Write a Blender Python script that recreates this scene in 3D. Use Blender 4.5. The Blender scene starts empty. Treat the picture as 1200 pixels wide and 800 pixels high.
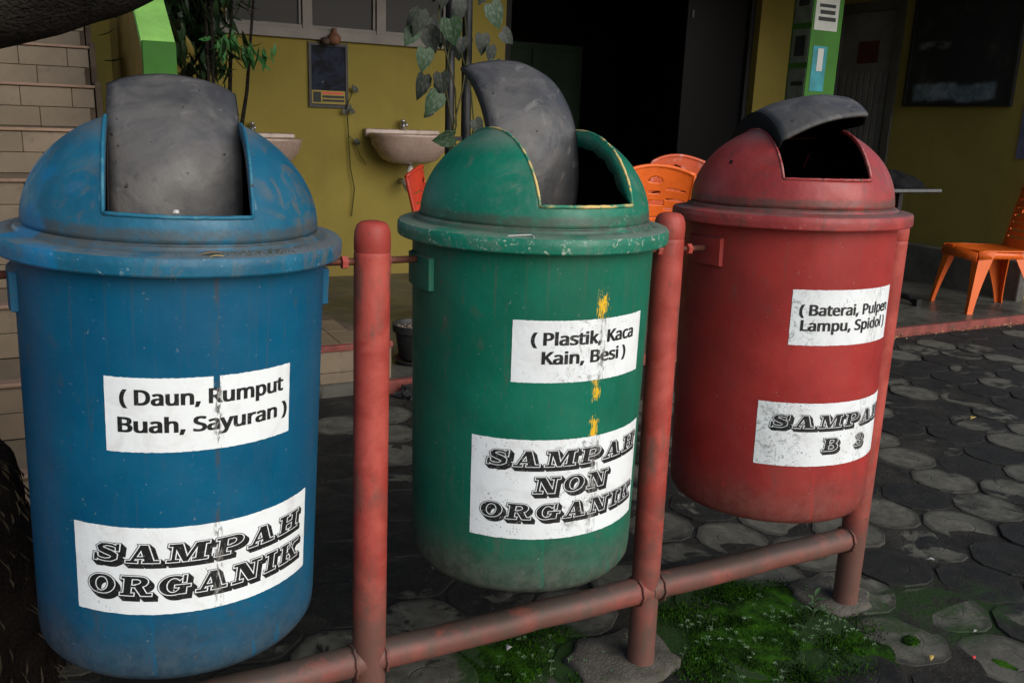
import bpy, bmesh, math, random
from mathutils import Vector, Matrix, noise as mnoise
R = math.radians
PI = math.pi
random.seed(7)
S = bpy.context.scene
C = S.collection

# ------------------------------------------------------------------ camera
cam_d = bpy.data.cameras.new('camera')
cam = bpy.data.objects.new('camera', cam_d); C.objects.link(cam)
cam_d.sensor_width = 36.0
cam_d.lens = 36.0 * 1029.1 / 1200.0
cam_d.clip_start = .05; cam_d.clip_end = 500
rt = Vector((0.8907893, -0.45294123, 0.03658778))
up = Vector((0.07838934, 0.23247602, 0.96943799))
fw = Vector((0.44760421, 0.86069689, -0.24259292))
cam.matrix_world = Matrix(((rt.x, up.x, -fw.x, -0.15901474), (rt.y, up.y, -fw.y, -1.45114547),
                           (rt.z, up.z, -fw.z, 1.19920553), (0, 0, 0, 1)))
S.camera = cam
# ------------------------------------------------------------------ light
SUN_EL, SUN_AZ = 30.0, 163.0          # azimuth clockwise from +y (behind and right of the camera)
W = bpy.data.worlds.new('World'); S.world = W; W.use_nodes = True
wn = W.node_tree
sky = wn.nodes.new('ShaderNodeTexSky'); sky.sky_type = 'NISHITA'; sky.sun_disc = False
sky.sun_elevation = R(SUN_EL); sky.sun_rotation = R(SUN_AZ)
sky.air_density = 1.0; sky.dust_density = 2.0; sky.ozone_density = 0.7
bg = wn.nodes['Background']; bg.inputs['Strength'].default_value = 0.098
wn.links.new(sky.outputs[0], bg.inputs[0])
sl = bpy.data.lights.new('sun', 'SUN'); sl.energy = 1.8; sl.angle = R(60); sl.color = (1, .995, .985)
sun = bpy.data.objects.new('sun', sl); C.objects.link(sun)
az = R(SUN_AZ); el = R(SUN_EL)
sdir = Vector((math.sin(az) * math.cos(el), math.cos(az) * math.cos(el), math.sin(el)))
sun.rotation_euler = sdir.to_track_quat('Z', 'Y').to_euler()
S.view_settings.view_transform = 'Standard'; S.view_settings.look = 'None'
S.view_settings.exposure = 0.42; S.view_settings.gamma = 1.0
S.cycles.use_denoising = True
S.cycles.max_bounces = 6

# ------------------------------------------------------------------ helpers: colour and nodes
def L(r, g, b, k=1.0):
    f = lambda v: ((v / 255 + .055) / 1.055) ** 2.4 if v / 255 > .04045 else v / 255 / 12.92
    return (f(r) * k, f(g) * k, f(b) * k, 1.0)

class NT:
    def __init__(s, name):
        s.m = bpy.data.materials.new(name); s.m.use_nodes = True
        s.t = s.m.node_tree; s.b = s.t.nodes['Principled BSDF']
        s._oc = None
    def link(s, a, b): s.t.links.new(a, b)
    def put(s, sock, v):
        if hasattr(v, 'is_output') or isinstance(v, bpy.types.NodeSocket): s.link(v, sock)
        elif isinstance(v, (tuple, list)) and len(v) == 3 and sock.type == 'RGBA': sock.default_value = (*v, 1)
        else: sock.default_value = v
    def coord(s, kind='Object'):
        n = s.t.nodes.new('ShaderNodeTexCoord'); return n.outputs[kind]
    def pos(s):
        return s.t.nodes.new('ShaderNodeNewGeometry').outputs['Position']
    def normal(s):
        return s.t.nodes.new('ShaderNodeNewGeometry').outputs['Normal']
    def rnd(s):
        return s.t.nodes.new('ShaderNodeObjectInfo').outputs['Random']
    def math(s, op, a, b=0.0, c=0.0, clamp=False):
        n = s.t.nodes.new('ShaderNodeMath'); n.operation = op; n.use_clamp = clamp
        s.put(n.inputs[0], a); s.put(n.inputs[1], b); s.put(n.inputs[2], c)
        return n.outputs[0]
    def xyz(s, v):
        n = s.t.nodes.new('ShaderNodeSeparateXYZ'); s.link(v, n.inputs[0]); return n.outputs
    def comb(s, x, y, z):
        n = s.t.nodes.new('ShaderNodeCombineXYZ')
        s.put(n.inputs[0], x); s.put(n.inputs[1], y); s.put(n.inputs[2], z); return n.outputs[0]
    def scale(s, v, sc):
        n = s.t.nodes.new('ShaderNodeMapping'); s.link(v, n.inputs['Vector']); n.inputs['Scale'].default_value = sc
        return n.outputs[0]
    def noise(s, v, scale, detail=4, rough=.55, dist=0.0, lo=None, hi=None):
        n = s.t.nodes.new('ShaderNodeTexNoise'); s.link(v, n.inputs['Vector'])
        n.inputs['Scale'].default_value = scale; n.inputs['Detail'].default_value = detail
        n.inputs['Roughness'].default_value = rough; n.inputs['Distortion'].default_value = dist
        o = n.outputs[0]
        return o if lo is None else s.ramp(o, lo, hi)
    def voro(s, v, scale, feature='F1', out=0, rnd=1.0):
        n = s.t.nodes.new('ShaderNodeTexVoronoi'); n.feature = feature; s.link(v, n.inputs['Vector'])
        n.inputs['Scale'].default_value = scale; n.inputs['Randomness'].default_value = rnd
        return n.outputs[out]
    def ramp(s, v, lo, hi, a=0.0, b=1.0):
        n = s.t.nodes.new('ShaderNodeMapRange'); n.interpolation_type = 'SMOOTHSTEP'
        s.put(n.inputs[0], v); n.inputs[1].default_value = lo; n.inputs[2].default_value = hi
        n.inputs[3].default_value = a; n.inputs[4].default_value = b
        return n.outputs[0]
    def band(s, v, lo, hi, soft):
        return s.math('MULTIPLY', s.ramp(v, lo - soft, lo + soft), s.ramp(v, hi - soft, hi + soft, 1, 0))
    def mul(s, *a):
        o = a[0]
        for x in a[1:]: o = s.math('MULTIPLY', o, x)
        return o
    def mix(s, f, a, b):
        n = s.t.nodes.new('ShaderNodeMix'); n.data_type = 'RGBA'
        s.put(n.inputs[0], f); s.put(n.inputs[6], a); s.put(n.inputs[7], b); return n.outputs[2]
    def bump(s, h, strength=.3, dist=.002):
        n = s.t.nodes.new('ShaderNodeBump'); s.put(n.inputs['Height'], h)
        n.inputs['Strength'].default_value = strength; n.inputs['Distance'].default_value = dist
        s.link(n.outputs[0], s.b.inputs['Normal'])
    def out(s, col=None, rough=None, spec=None, metal=None):
        if col is not None: s.put(s.b.inputs['Base Color'], col)
        if rough is not None: s.put(s.b.inputs['Roughness'], rough)
        if spec is not None: s.put(s.b.inputs['Specular IOR Level'], spec)
        if metal is not None: s.put(s.b.inputs['Metallic'], metal)
        return s.m

def simple(name, col, rough=.6, var=.25, sc=6.0, spec=.4, metal=0.0, bump=.15, kind='Object', dirt=None, bd=.002):
    n = NT(name); v = n.coord() if kind == 'Object' else n.pos()
    a = n.noise(v, sc, 5); b = n.noise(v, sc * 9, 3)
    f = n.ramp(n.math('ADD', n.math('MULTIPLY', a, .7), n.math('MULTIPLY', b, .3)), .3, .7)
    lo = tuple(c * (1 - var) for c in col[:3]); hi = tuple(min(1, c * (1 + var)) for c in col[:3])
    colr = n.mix(f, (*lo, 1), (*hi, 1))
    if dirt: colr = n.mix(n.noise(v, sc * 2.3, 6, .7, 0, .5, .75), colr, dirt)
    n.bump(n.noise(v, sc * 14, 4), bump, bd)
    return n.out(colr, n.ramp(b, .2, .8, max(0, rough - .1), min(1, rough + .1)), spec, metal)

# ------------------------------------------------------------------ helpers: meshes
def tag(o, label=None, cat=None, group=None, kind=None):
    if label: o['label'] = label
    if cat: o['category'] = cat
    if group: o['group'] = group
    if kind: o['kind'] = kind
    return o
def empty(name, loc=(0, 0, 0), label=None, cat=None, group=None, rot=(0, 0, 0)):
    o = bpy.data.objects.new(name, None); C.objects.link(o); o.location = loc; o.rotation_euler = rot
    o.empty_display_size = .1
    return tag(o, label, cat, group)
def obj(name, verts, faces, mats, parent=None, smooth=False, mi=None, loc=None, kind=None):
    me = bpy.data.meshes.new(name); me.from_pydata([tuple(v) for v in verts], [], faces)
    for m in (mats if isinstance(mats, (list, tuple)) else [mats]): me.materials.append(m)
    if mi: me.polygons.foreach_set('material_index', mi)
    if smooth: me.polygons.foreach_set('use_smooth', [True] * len(me.polygons))
    me.update()
    o = bpy.data.objects.new(name, me); C.objects.link(o)
    if parent: o.parent = parent
    if loc: o.location = loc
    if kind: o['kind'] = kind
    return o
def inst(src, parent=None, loc=None, rot=None, scale=None, mat=None):
    o = src.copy(); C.objects.link(o)
    if parent: o.parent = parent
    if loc is not None: o.location = loc
    if rot is not None: o.rotation_euler = rot
    if scale is not None: o.scale = scale
    return o
def copy_tree(o, parent=None):
    c = o.copy(); C.objects.link(c)
    if parent: c.parent = parent
    for ch in list(o.children): copy_tree(ch, c)
    return c
class MB:
    def __init__(s): s.v = []; s.f = []; s.mi = []
    def add(s, v, f, m=0):
        b = len(s.v); s.v += [tuple(x) for x in v]; s.f += [tuple(i + b for i in x) for x in f]; s.mi += [m] * len(f); return s
    def box(s, x0, x1, y0, y1, z0, z1, m=0, bev=0.0, M=None):
        if bev <= 0:
            v = [(x, y, z) for x in (x0, x1) for y in (y0, y1) for z in (z0, z1)]
            f = [(0, 1, 3, 2), (4, 6, 7, 5), (0, 4, 5, 1), (2, 3, 7, 6), (0, 2, 6, 4), (1, 5, 7, 3)]
        else:
            bm = bmesh.new(); bmesh.ops.create_cube(bm, size=1)
            for p in bm.verts:
                p.co = ((x0 + x1) / 2 + p.co.x * (x1 - x0), (y0 + y1) / 2 + p.co.y * (y1 - y0), (z0 + z1) / 2 + p.co.z * (z1 - z0))
            bmesh.ops.bevel(bm, geom=bm.edges[:], offset=bev, segments=2, profile=.5, affect='EDGES')
            bm.verts.index_update()
            v = [p.co[:] for p in bm.verts]; f = [tuple(q.index for q in fc.verts) for fc in bm.faces]; bm.free()
        if M is not None: v = [tuple(M @ Vector(p)) for p in v]
        return s.add(v, f, m)
    def lathe(s, prof, n=48, c=(0, 0, 0), m=0, sx=1, sy=1, M=None):
        v = []; f = []
        for (r, z) in prof:
            for k in range(n):
                a = 2 * PI * k / n; v.append((c[0] + r * math.cos(a) * sx, c[1] + r * math.sin(a) * sy, c[2] + z))
        for i in range(len(prof) - 1):
            for k in range(n):
                k2 = (k + 1) % n; f.append((i * n + k, i * n + k2, (i + 1) * n + k2, (i + 1) * n + k))
        if prof[0][0] > 1e-4: f.append(tuple(range(n))[::-1]) if s_cap(prof, 0) else None
        if M is not None: v = [tuple(M @ Vector(p)) for p in v]
        return s.add(v, f, m)
    def tube(s, pts, rad, n=10, m=0, cap=True, flat=1.0):
        pts = [Vector(p) for p in pts]; rad = rad if isinstance(rad, (list, tuple)) else [rad] * len(pts)
        v = []; f = []; prev = None
        for i, p in enumerate(pts):
            d = (pts[min(i + 1, len(pts) - 1)] - pts[max(i - 1, 0)]).normalized()
            if prev is None: a = d.orthogonal().normalized()
            else: a = (prev - d * prev.dot(d)).normalized()
            prev = a; b = d.cross(a)
            for k in range(n):
                t = 2 * PI * k / n; v.append(p + (a * math.cos(t) + b * math.sin(t) * flat) * rad[i])
        for i in range(len(pts) - 1):
            for k in range(n):
                k2 = (k + 1) % n; f.append((i * n + k, i * n + k2, (i + 1) * n + k2, (i + 1) * n + k))
        if cap: f.append(tuple(range(n))[::-1]); f.append(tuple(range((len(pts) - 1) * n, len(pts) * n)))
        return s.add(v, f, m)
    def poly_prism(s, pts, z0, z1, m=0):
        n = len(pts); v = [(x, y, z0) for x, y in pts] + [(x, y, z1) for x, y in pts]
        f = [tuple(range(n))[::-1], tuple(range(n, 2 * n))] + [(i, (i + 1) % n, n + (i + 1) % n, n + i) for i in range(n)]
        return s.add(v, f, m)
    def out(s, name, mats, parent=None, smooth=False, loc=None, kind=None, autosmooth=None):
        o = obj(name, s.v, s.f, mats, parent, smooth, s.mi if any(s.mi) else None, loc, kind)
        if autosmooth: sharp(o, autosmooth)
        return o
def s_cap(prof, i): return False
def sharp(o, deg):
    me = o.data
    me.polygons.foreach_set('use_smooth', [True] * len(me.polygons))
    bm = bmesh.new(); bm.from_mesh(me); bmesh.ops.recalc_face_normals(bm, faces=bm.faces[:])
    for e in bm.edges:
        if len(e.link_faces) == 2 and e.calc_face_angle(0) > R(deg): e.smooth = False
    bm.to_mesh(me); bm.free()
def grid(fn, nu, nv, wrap=False):
    v = [fn(i / (nu - (0 if wrap else 1)), j / (nv - 1)) for j in range(nv) for i in range(nu)]
    f = []
    for j in range(nv - 1):
        for i in range(nu if wrap else nu - 1):
            i2 = (i + 1) % nu; f.append((j * nu + i, j * nu + i2, (j + 1) * nu + i2, (j + 1) * nu + i))
    return v, f
def solid(o, t, off=-1):
    m = o.modifiers.new("solid", "SOLIDIFY"); m.thickness = t; m.offset = off; return m

# ------------------------------------------------------------------ materials
def mat_bin(name, col, light, dirt, H, feature=None, amount=1.0, dust=None):
    n = NT(name); v = n.coord(); x, y, z = n.xyz(v)[:3]
    phi = n.math('ARCTAN2', x, n.math('MULTIPLY', y, -1.0))
    big = n.noise(v, 5, 5, .6, .6)
    c = n.mix(n.ramp(big, .35, .7), col, light)
    st = n.scale(n.comb(phi, z, 0), (1, .1, 1))
    streak = n.noise(st, 28, 4, .6)
    c = n.mix(n.math('MULTIPLY', n.ramp(streak, .55, .8), .35 * amount), c, dirt)
    patch = n.mul(n.noise(v, 11, 6, .7, 1.2, .56, .68), n.noise(v, 3, 2, .5, 0, .45, .62))
    c = n.mix(n.math('MULTIPLY', patch, .55 * amount), c, dirt)
    sc_ = n.mul(n.noise(n.scale(v, (1, 1, .22)), 75, 5, .7, .3, .58, .66), n.noise(v, 4.5, 3, .6, 0, .42, .62))
    c = n.mix(n.math('MULTIPLY', sc_, .38 * amount), c, dirt)
    c = n.mix(n.mul(n.noise(v, 2.6, 5, .65, .4, .44, .70), .22), c, dirt)
    # grime splashed up from below
    low = n.ramp(n.math('ADD', z, n.math('MULTIPLY', n.noise(v, 7, 5, .65), .22)), .10, .27, 1, 0)
    c = n.mix(n.math('MULTIPLY', low, min(.9, .72 * amount)), c, n.mix(n.noise(v, 45, 5, .7, 0, .4, .65), dirt, tuple(q * .55 for q in dirt[:3]) + (1,)))
    drip = n.mul(n.noise(n.scale(v, (1, 1, .12)), 30, 4, .65, .3, .60, .66), n.ramp(z, .34, .12))
    c = n.mix(n.math('MULTIPLY', drip, .6), c, light)
    fine = n.noise(v, 160, 2, .6, 0, .69, .75)
    c = n.mix(n.math('MULTIPLY', fine, .25), c, (.42, .40, .36, 1))
    # dust lying on upward faces
    up_ = n.mul(n.ramp(n.xyz(n.normal())[2], .55, .95), n.noise(v, 9, 6, .7, 0, .32, .6))
    c = n.mix(n.math('MULTIPLY', up_, .75), c, dust or dirt)
    if feature: c = feature(n, c, phi, z, v)
    n.bump(n.math('ADD', n.noise(v, 14, 3), n.math('MULTIPLY', n.noise(v, 90, 3), .25)), .25, .004)
    return n.out(c, n.ramp(n.noise(v, 20, 4), .3, .7, .40, .60), .22)

HB = .631; RT_, RB_ = .22512, .21947
DIRT = (.085, .078, .066, 1)
def feat_blue(n, c, phi, z, v):
    wob = n.math('ADD', phi, n.math('MULTIPLY', n.math('SUBTRACT', n.noise(n.scale(v, (1, 1, 1)), 8, 2), .5), .03))
    m = n.mul(n.band(wob, .098, .122, .012), n.noise(n.scale(v, (6, 6, 1)), 20, 4, .6, 0, .38, .6), n.band(z, .2, .66, .05))
    return n.mix(n.math('MULTIPLY', m, .8), c, (.05, .06, .07, 1))
def feat_green(n, c, phi, z, v):
    q = n.comb(n.math('MULTIPLY', phi, .22), n.math('MULTIPLY', z, .09), 0)
    sc = n.math('ADD', n.math('MULTIPLY', n.noise(q, 560, 3, .6), .6), n.math('MULTIPLY', n.noise(v, 60, 3), .4))
    a1 = n.mul(n.band(phi, .055, .145, .05), n.band(z, HB - .116, HB - .078, .014))
    a2 = n.mul(n.band(phi, .045, .115, .035), n.math('ADD', n.math('ADD', n.band(z, HB - .262, HB - .222, .01), n.band(z, HB - .33, HB - .298, .008)), .35))
    a2 = n.mul(a2, n.band(z, HB - .34, HB - .05, .02))
    area = n.math('ADD', a1, a2)
    m = n.ramp(n.math('ADD', sc, n.math('MULTIPLY', area, .125)), .60, .64)
    m = n.mul(m, n.ramp(area, .08, .3))
    return n.mix(m, c, (.70, .42, .02, 1))
def feat_red(n, c, phi, z, v):
    m = n.mul(n.noise(v, 4, 5, .6, .5, .48, .75), .5)
    return n.mix(m, c, (.20, .035, .03, 1))
M = {}
M['blue'] = mat_bin('blue_fibreglass', (.001, .072, .150, 1), (.0015, .092, .182, 1), (.055, .062, .065, 1), HB, feat_blue, 1, (.11, .11, .11, 1))
M['green'] = mat_bin('green_fibreglass', (.003, .105, .062, 1), (.005, .145, .088, 1), (.085, .088, .070, 1), HB, feat_green, 1.25, (.15, .17, .13, 1))
M['red'] = mat_bin('red_fibreglass', (.27, .024, .022, 1), (.36, .036, .031, 1), (.12, .07, .055, 1), HB, feat_red, .9, (.20, .085, .075, 1))
def mat_lid(name, col, light, dirt, worn, dust, extra=None, chip=.60):
    n = NT(name); v = n.coord(); x, y, z = n.xyz(v)[:3]
    c = n.mix(n.noise(v, 6, 5, .6, .8, .35, .68), col, light)
    c = n.mix(n.math('MULTIPLY', n.mul(n.noise(v, 12, 6, .72, 1.5, .48, .64), n.noise(v, 3.5, 2, .5, 0, .40, .58)), .8), c, dirt)
    c = n.mix(n.mul(n.noise(n.scale(v, (1, 1, .3)), 26, 5, .7, .4, .56, .68), .5), c, dirt)
    nz = n.xyz(n.normal())[2]
    up_ = n.mul(n.ramp(nz, .72, .97), n.noise(v, 10, 6, .7, 0, .3, .55))
    c = n.mix(n.math('MULTIPLY', up_, .8), c, dust)
    rr = n.math('SQRT', n.math('ADD', n.math('MULTIPLY', x, x), n.math('MULTIPLY', y, y)))
    edge = n.math('MAXIMUM', n.band(rr, .2485, .262, .002), n.band(z, HB + .018, HB + .024, .002))
    chips = n.mul(n.noise(v, 75, 5, .75, 1, chip, chip + .10), n.math('MAXIMUM', edge, n.ramp(n.noise(v, 5, 3), .55, .7, 0, .7)))
    c = n.mix(n.math('MULTIPLY', chips, worn[3]), c, (*worn[:3], 1))
    foot = n.mul(n.band(rr, .205, .229, .006), n.ramp(z, HB + .05, HB + .06, 1, 0), n.noise(v, 25, 5, .7, 0, .3, .6))
    c = n.mix(n.math('MULTIPLY', foot, .7), c, (.06, .055, .045, 1))
    if extra: c = extra(n, c, v, x, y, z)
    n.bump(n.math('ADD', n.noise(v, 13, 4), n.math('MULTIPLY', n.noise(v, 80, 4), .35)), .35, .005)
    return n.out(c, n.ramp(n.noise(v, 22, 4), .3, .7, .34, .56), .38)
def bluepatch(n, c, v, x, y, z):
    m = n.mul(n.noise(v, 9, 3, .5, 0, .5, .6), n.ramp(x, -.1, -.16))
    return n.mix(n.math('MULTIPLY', m, .6), c, (.002, .16, .36, 1))
M['blue_lid'] = mat_lid('blue_lid_paint', (.004, .082, .15, 1), (.010, .125, .21, 1), (.10, .10, .09, 1), (.35, .42, .45, .5), (.13, .145, .15, 1), bluepatch)
M['green_lid'] = mat_lid('green_lid_paint', (.003, .125, .075, 1), (.006, .17, .105, 1), (.10, .16, .12, 1), (.5, .52, .42, .8), (.17, .21, .17, 1), None, .565)
M['red_lid'] = mat_lid('red_lid_paint', (.26, .028, .027, 1), (.36, .048, .044, 1), (.09, .05, .045, 1), (.5, .25, .22, .5), (.16, .10, .09, 1))
def mat_edge(name, base, worn, amt):
    n = NT(name); v = n.coord()
    m = n.mul(n.noise(v, 38, 5, .7, .5, .46 - amt, .54 - amt), n.noise(v, 11, 3, .6, 0, .44 - amt * .4, .56 - amt * .4))
    c = n.mix(m, base, worn); c = n.mix(n.noise(v, 70, 3, .6, 0, .6, .7), c, (.05, .04, .03, 1))
    return n.out(c, .6, .3)
M['blue_edge'] = mat_edge('blue_worn_edge', (.012, .12, .20, 1), (.05, .18, .25, 1), -.03)
M['green_edge'] = mat_edge('green_worn_edge', (.03, .2, .12, 1), (.62, .46, .17, 1), .035)
M['red_edge'] = mat_edge('red_worn_edge', (.3, .04, .04, 1), (.42, .16, .14, 1), .0)
def mat_flap():
    n = NT('dark_grey_rubbery_flap'); v = n.coord('Object')
    c = n.mix(n.noise(v, 7, 5, .6, 1, .38, .62), (.045, .046, .050, 1), (.092, .088, .084, 1))
    c = n.mix(n.noise(v, 13, 6, .7, 1.8, .57, .68), c, (.125, .118, .112, 1))
    c = n.mix(n.noise(v, 9, 5, .7, .6, .60, .70), c, (.028, .029, .032, 1))
    c = n.mix(n.noise(v, 95, 2, .5, 0, .71, .74), c, (.012, .012, .012, 1))
    n.bump(n.math('ADD', n.noise(v, 12, 5, .6, .8), n.math('MULTIPLY', n.noise(v, 110, 3), .2)), .5, .006)
    return n.out(c, n.ramp(n.noise(v, 18, 3), .3, .7, .42, .7), .4)
M['flap'] = mat_flap()
M['flap_side'] = simple('dark_flap_side', (.016, .016, .018, 1), .6, .4, 14, .3)
M['inner'] = simple('shade_black_inside', (.006, .006, .0065, 1), .8, .3, 9, .15)  # black stands for the shade inside lids, under flaps and in the hole
def mat_label(name, seam, specks, wear=0.5, black=False, blot=None):
    n = NT(name); v = n.coord(); x, y, z = n.xyz(v)[:3]
    phi = n.math('ARCTAN2', x, n.math('MULTIPLY', y, -1.0))
    base = (.012, .012, .013, 1) if black else (.76, .80, .81, 1)
    gr = n.noise(v, 16, 5, .65, 1, .45, .75)
    c = base if black else n.mix(gr, base, (.66, .67, .67, 1))
    q = n.comb(n.math('MULTIPLY', phi, .22), n.math('MULTIPLY', z, .3), 0)
    s1 = n.mul(n.noise(v, 260, 3, .6, 0, .60, .67), n.noise(v, 9, 3, .6, 0, specks, specks + .14))
    s2 = n.mul(n.band(phi, seam[0], seam[1], .02), n.noise(q, 170, 5, .7, .3, .47, .60))
    bl = n.math('MAXIMUM', n.math('MULTIPLY', s1, .8), n.math('MULTIPLY', s2, wear))
    if blot:
        d = n.math('MAXIMUM', n.math('MULTIPLY', n.noise(v, 60, 6, .8, 1, .5, .66), n.mul(n.band(phi, blot[0], blot[1], .1), .7)), 0.0)
        bl = n.math('MAXIMUM', bl, d)
    dirtc = (.34, .33, .31, 1) if black else (.085, .082, .075, 1)
    c = n.mix(bl, c, dirtc)
    edge_ = n.noise(v, 35, 4, .6, 1)
    n.bump(n.math('ADD', edge_, n.math('MULTIPLY', n.noise(n.scale(v, (1, 1, .3)), 12, 2), .8)), .25, .003)
    if black: c = n.mix(n.mul(n.noise(v, 420, 2, .5, 0, .66, .70), .6), c, (.30, .30, .29, 1))
    return n.out(c, .45, .4)
LABM = {}
for i, (seam, sp, wear, blot) in enumerate([((.095, .14), .58, .95, None), ((.07, .15), .50, .7, (-.25, .12)), ((.12, .3), .46, .35, (-1.1, -.45))]):
    LABM[i] = (mat_label('white_sticker_%s' % ['clean', 'stained', 'blotched'][i], seam, sp, wear, False, blot),
               mat_label('black_print_%s' % ['clean', 'stained', 'blotched'][i], seam, sp, wear * .9, True, None))
def mat_post():
    n = NT('faded_red_pipe_paint'); v = n.pos(); z = n.xyz(v)[2]
    c = n.mix(n.noise(v, 11, 5, .65, .5, .35, .65), (.30, .040, .030, 1), (.42, .076, .058, 1))
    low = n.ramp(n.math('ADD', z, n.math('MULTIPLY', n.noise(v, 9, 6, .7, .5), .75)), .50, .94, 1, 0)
    c = n.mix(n.mul(n.noise(n.scale(v, (1, 1, .25)), 16, 5, .7, 0, .50, .64), n.noise(v, 3.5, 3, .6, 0, .38, .54), .8), c, (.13, .075, .058, 1))
    gl = n.noise(v, 85, 4, .7, 0, .62, .68)
    c = n.mix(n.mul(gl, .5), c, (.10, .05, .04, 1))
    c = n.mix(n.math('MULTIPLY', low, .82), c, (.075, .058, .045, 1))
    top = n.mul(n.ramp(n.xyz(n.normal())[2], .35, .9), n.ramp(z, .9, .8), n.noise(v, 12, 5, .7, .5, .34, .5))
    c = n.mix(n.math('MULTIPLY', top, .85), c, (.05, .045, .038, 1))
    c = n.mix(n.mul(n.noise(n.scale(v, (1, 1, .35)), 30, 5, .7, 1.2, .66, .70), .7), c, (.09, .03, .025, 1))
    n.bump(n.noise(v, 60, 5, .6), .3, .002)
    return n.out(c, .55, .35)
M['post'] = mat_post()
M['rust'] = simple('rusty_steel', (.13, .045, .03, 1), .7, .4, 60, .4, .3)
M['concrete'] = simple('footing_concrete', (.085, .077, .065, 1), .9, .4, 14, .2, 0, .8, 'pos', (.05, .06, .03, 1), .006)
# ground
def moss_mask(n, v):
    x, y, z = n.xyz(v)[:3]
    def blob(cx, cy, rx, ry):
        dx = n.math('DIVIDE', n.math('SUBTRACT', x, cx), rx); dy = n.math('DIVIDE', n.math('SUBTRACT', y, cy), ry)
        return n.ramp(n.math('SQRT', n.math('ADD', n.math('MULTIPLY', dx, dx), n.math('MULTIPLY', dy, dy))), .35, 1.1, 1, 0)
    a = n.math('MAXIMUM', blob(1.30, -.02, .36, .30), blob(.72, .10, .22, .22))
    a = n.math('MAXIMUM', a, n.math('MULTIPLY', blob(1.80, -.15, .42, .22), .36))
    return a
def mat_soil():
    n = NT('dark_joint_soil'); v = n.pos()
    c = n.mix(n.noise(v, 6, 6, .7, 0, .35, .7), (.010, .0095, .008, 1), (.036, .033, .026, 1))
    c = n.mix(n.noise(v, 170, 3, .6, 0, .62, .72), c, (.08, .072, .06, 1))
    mm = n.ramp(n.math('MULTIPLY', moss_mask(n, v), n.noise(v, 12, 6, .7, .5, .25, .6)), .12, .4)
    c = n.mix(mm, c, (.012, .038, .004, 1))
    n.bump(n.noise(v, 80, 6, .7), .8, .01)
    return n.out(c, .9, .25)
M['soil'] = mat_soil()
def mat_paver():
    n = NT('hexagonal_paver_concrete'); v = n.pos(); o = n.coord(); r = n.rnd()
    ox, oy, oz = n.xyz(o)[:3]
    rad = n.math('SQRT', n.math('ADD', n.math('MULTIPLY', ox, ox), n.math('MULTIPLY', oy, oy)))
    light = n.mix(n.noise(v, 18, 6, .65, .4, .35, .7), (.066, .064, .050, 1), (.115, .110, .086, 1))
    dark = n.mix(n.noise(v, 14, 6, .7, 0, .35, .7), (.0065, .0065, .0055, 1), (.016, .0156, .0128, 1))
    k = n.ramp(n.math('ADD', r, n.math('MULTIPLY', n.math('SUBTRACT', n.noise(v, 8, 5, .65, .6), .5), 1.0)), .50, .60)
    c = n.mix(k, dark, light)
    c = n.mix(n.mul(n.noise(v, 5, 4, .6, 0, .55, .7), .6), c, (.015, .015, .013, 1))
    # cast ring in the face of each paver
    ring = n.mul(n.band(rad, .043, .047, .0015), n.noise(v, 7, 3, .6, 0, .45, .6))
    c = n.mix(n.mul(ring, .3), c, (.012, .012, .01, 1))
    edge = n.ramp(n.math('ADD', rad, n.math('MULTIPLY', n.noise(v, 24, 5, .7), .045)), .108, .128)
    c = n.mix(n.mul(edge, .6), c, (.016, .015, .012, 1))
    mm = n.ramp(n.math('MULTIPLY', moss_mask(n, v), n.noise(v, 9, 7, .72, .6, .34, .58)), .14, .42)
    c = n.mix(n.mul(mm, .9), c, n.mix(n.noise(v, 60, 4), (.008, .026, .003, 1), (.018, .055, .006, 1)))
    c = n.mix(n.noise(v, 240, 2, .5, 0, .70, .74), c, (.16, .15, .13, 1))
    n.bump(n.math('ADD', n.math('ADD', n.noise(v, 30, 6, .7), n.math('MULTIPLY', n.noise(v, 220, 3), .4)), n.math('MULTIPLY', ring, -.7)), .6, .005)
    return n.out(c, n.ramp(n.noise(v, 9, 3), .3, .7, .62, .95), .3)
M['paver'] = mat_paver()
def mat_tile(name, a, b, kind='pos'):
    n = NT(name); v = n.pos(); r = n.rnd()
    c = n.mix(n.noise(v, 5, 5, .6, 0, .3, .7), a, b)
    c = n.mix(n.mul(r, .35), c, tuple(x * .7 for x in a[:3]) + (1,))
    c = n.mix(n.mul(n.noise(v, 22, 6, .7, 0, .55, .75), .5), c, (.07, .055, .04, 1))
    n.bump(n.noise(v, 40, 3), .1, .002)
    return n.out(c, .5, .4)
M['tile'] = mat_tile('cream_ceramic_tile', (.158, .120, .080, 1), (.208, .160, .108, 1))
M['nosing'] = mat_tile('pink_step_nosing', (.235, .145, .100, 1), (.29, .185, .13, 1))
M['grout'] = simple('dark_grout', (.095, .072, .052, 1), .9, .3, 12, .2, kind='pos')
M['kerbpaint'] = simple('worn_red_kerb_paint', (.20, .05, .04, 1), .7, .4, 10, .3, kind='pos', dirt=(.07, .06, .05, 1))
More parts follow.
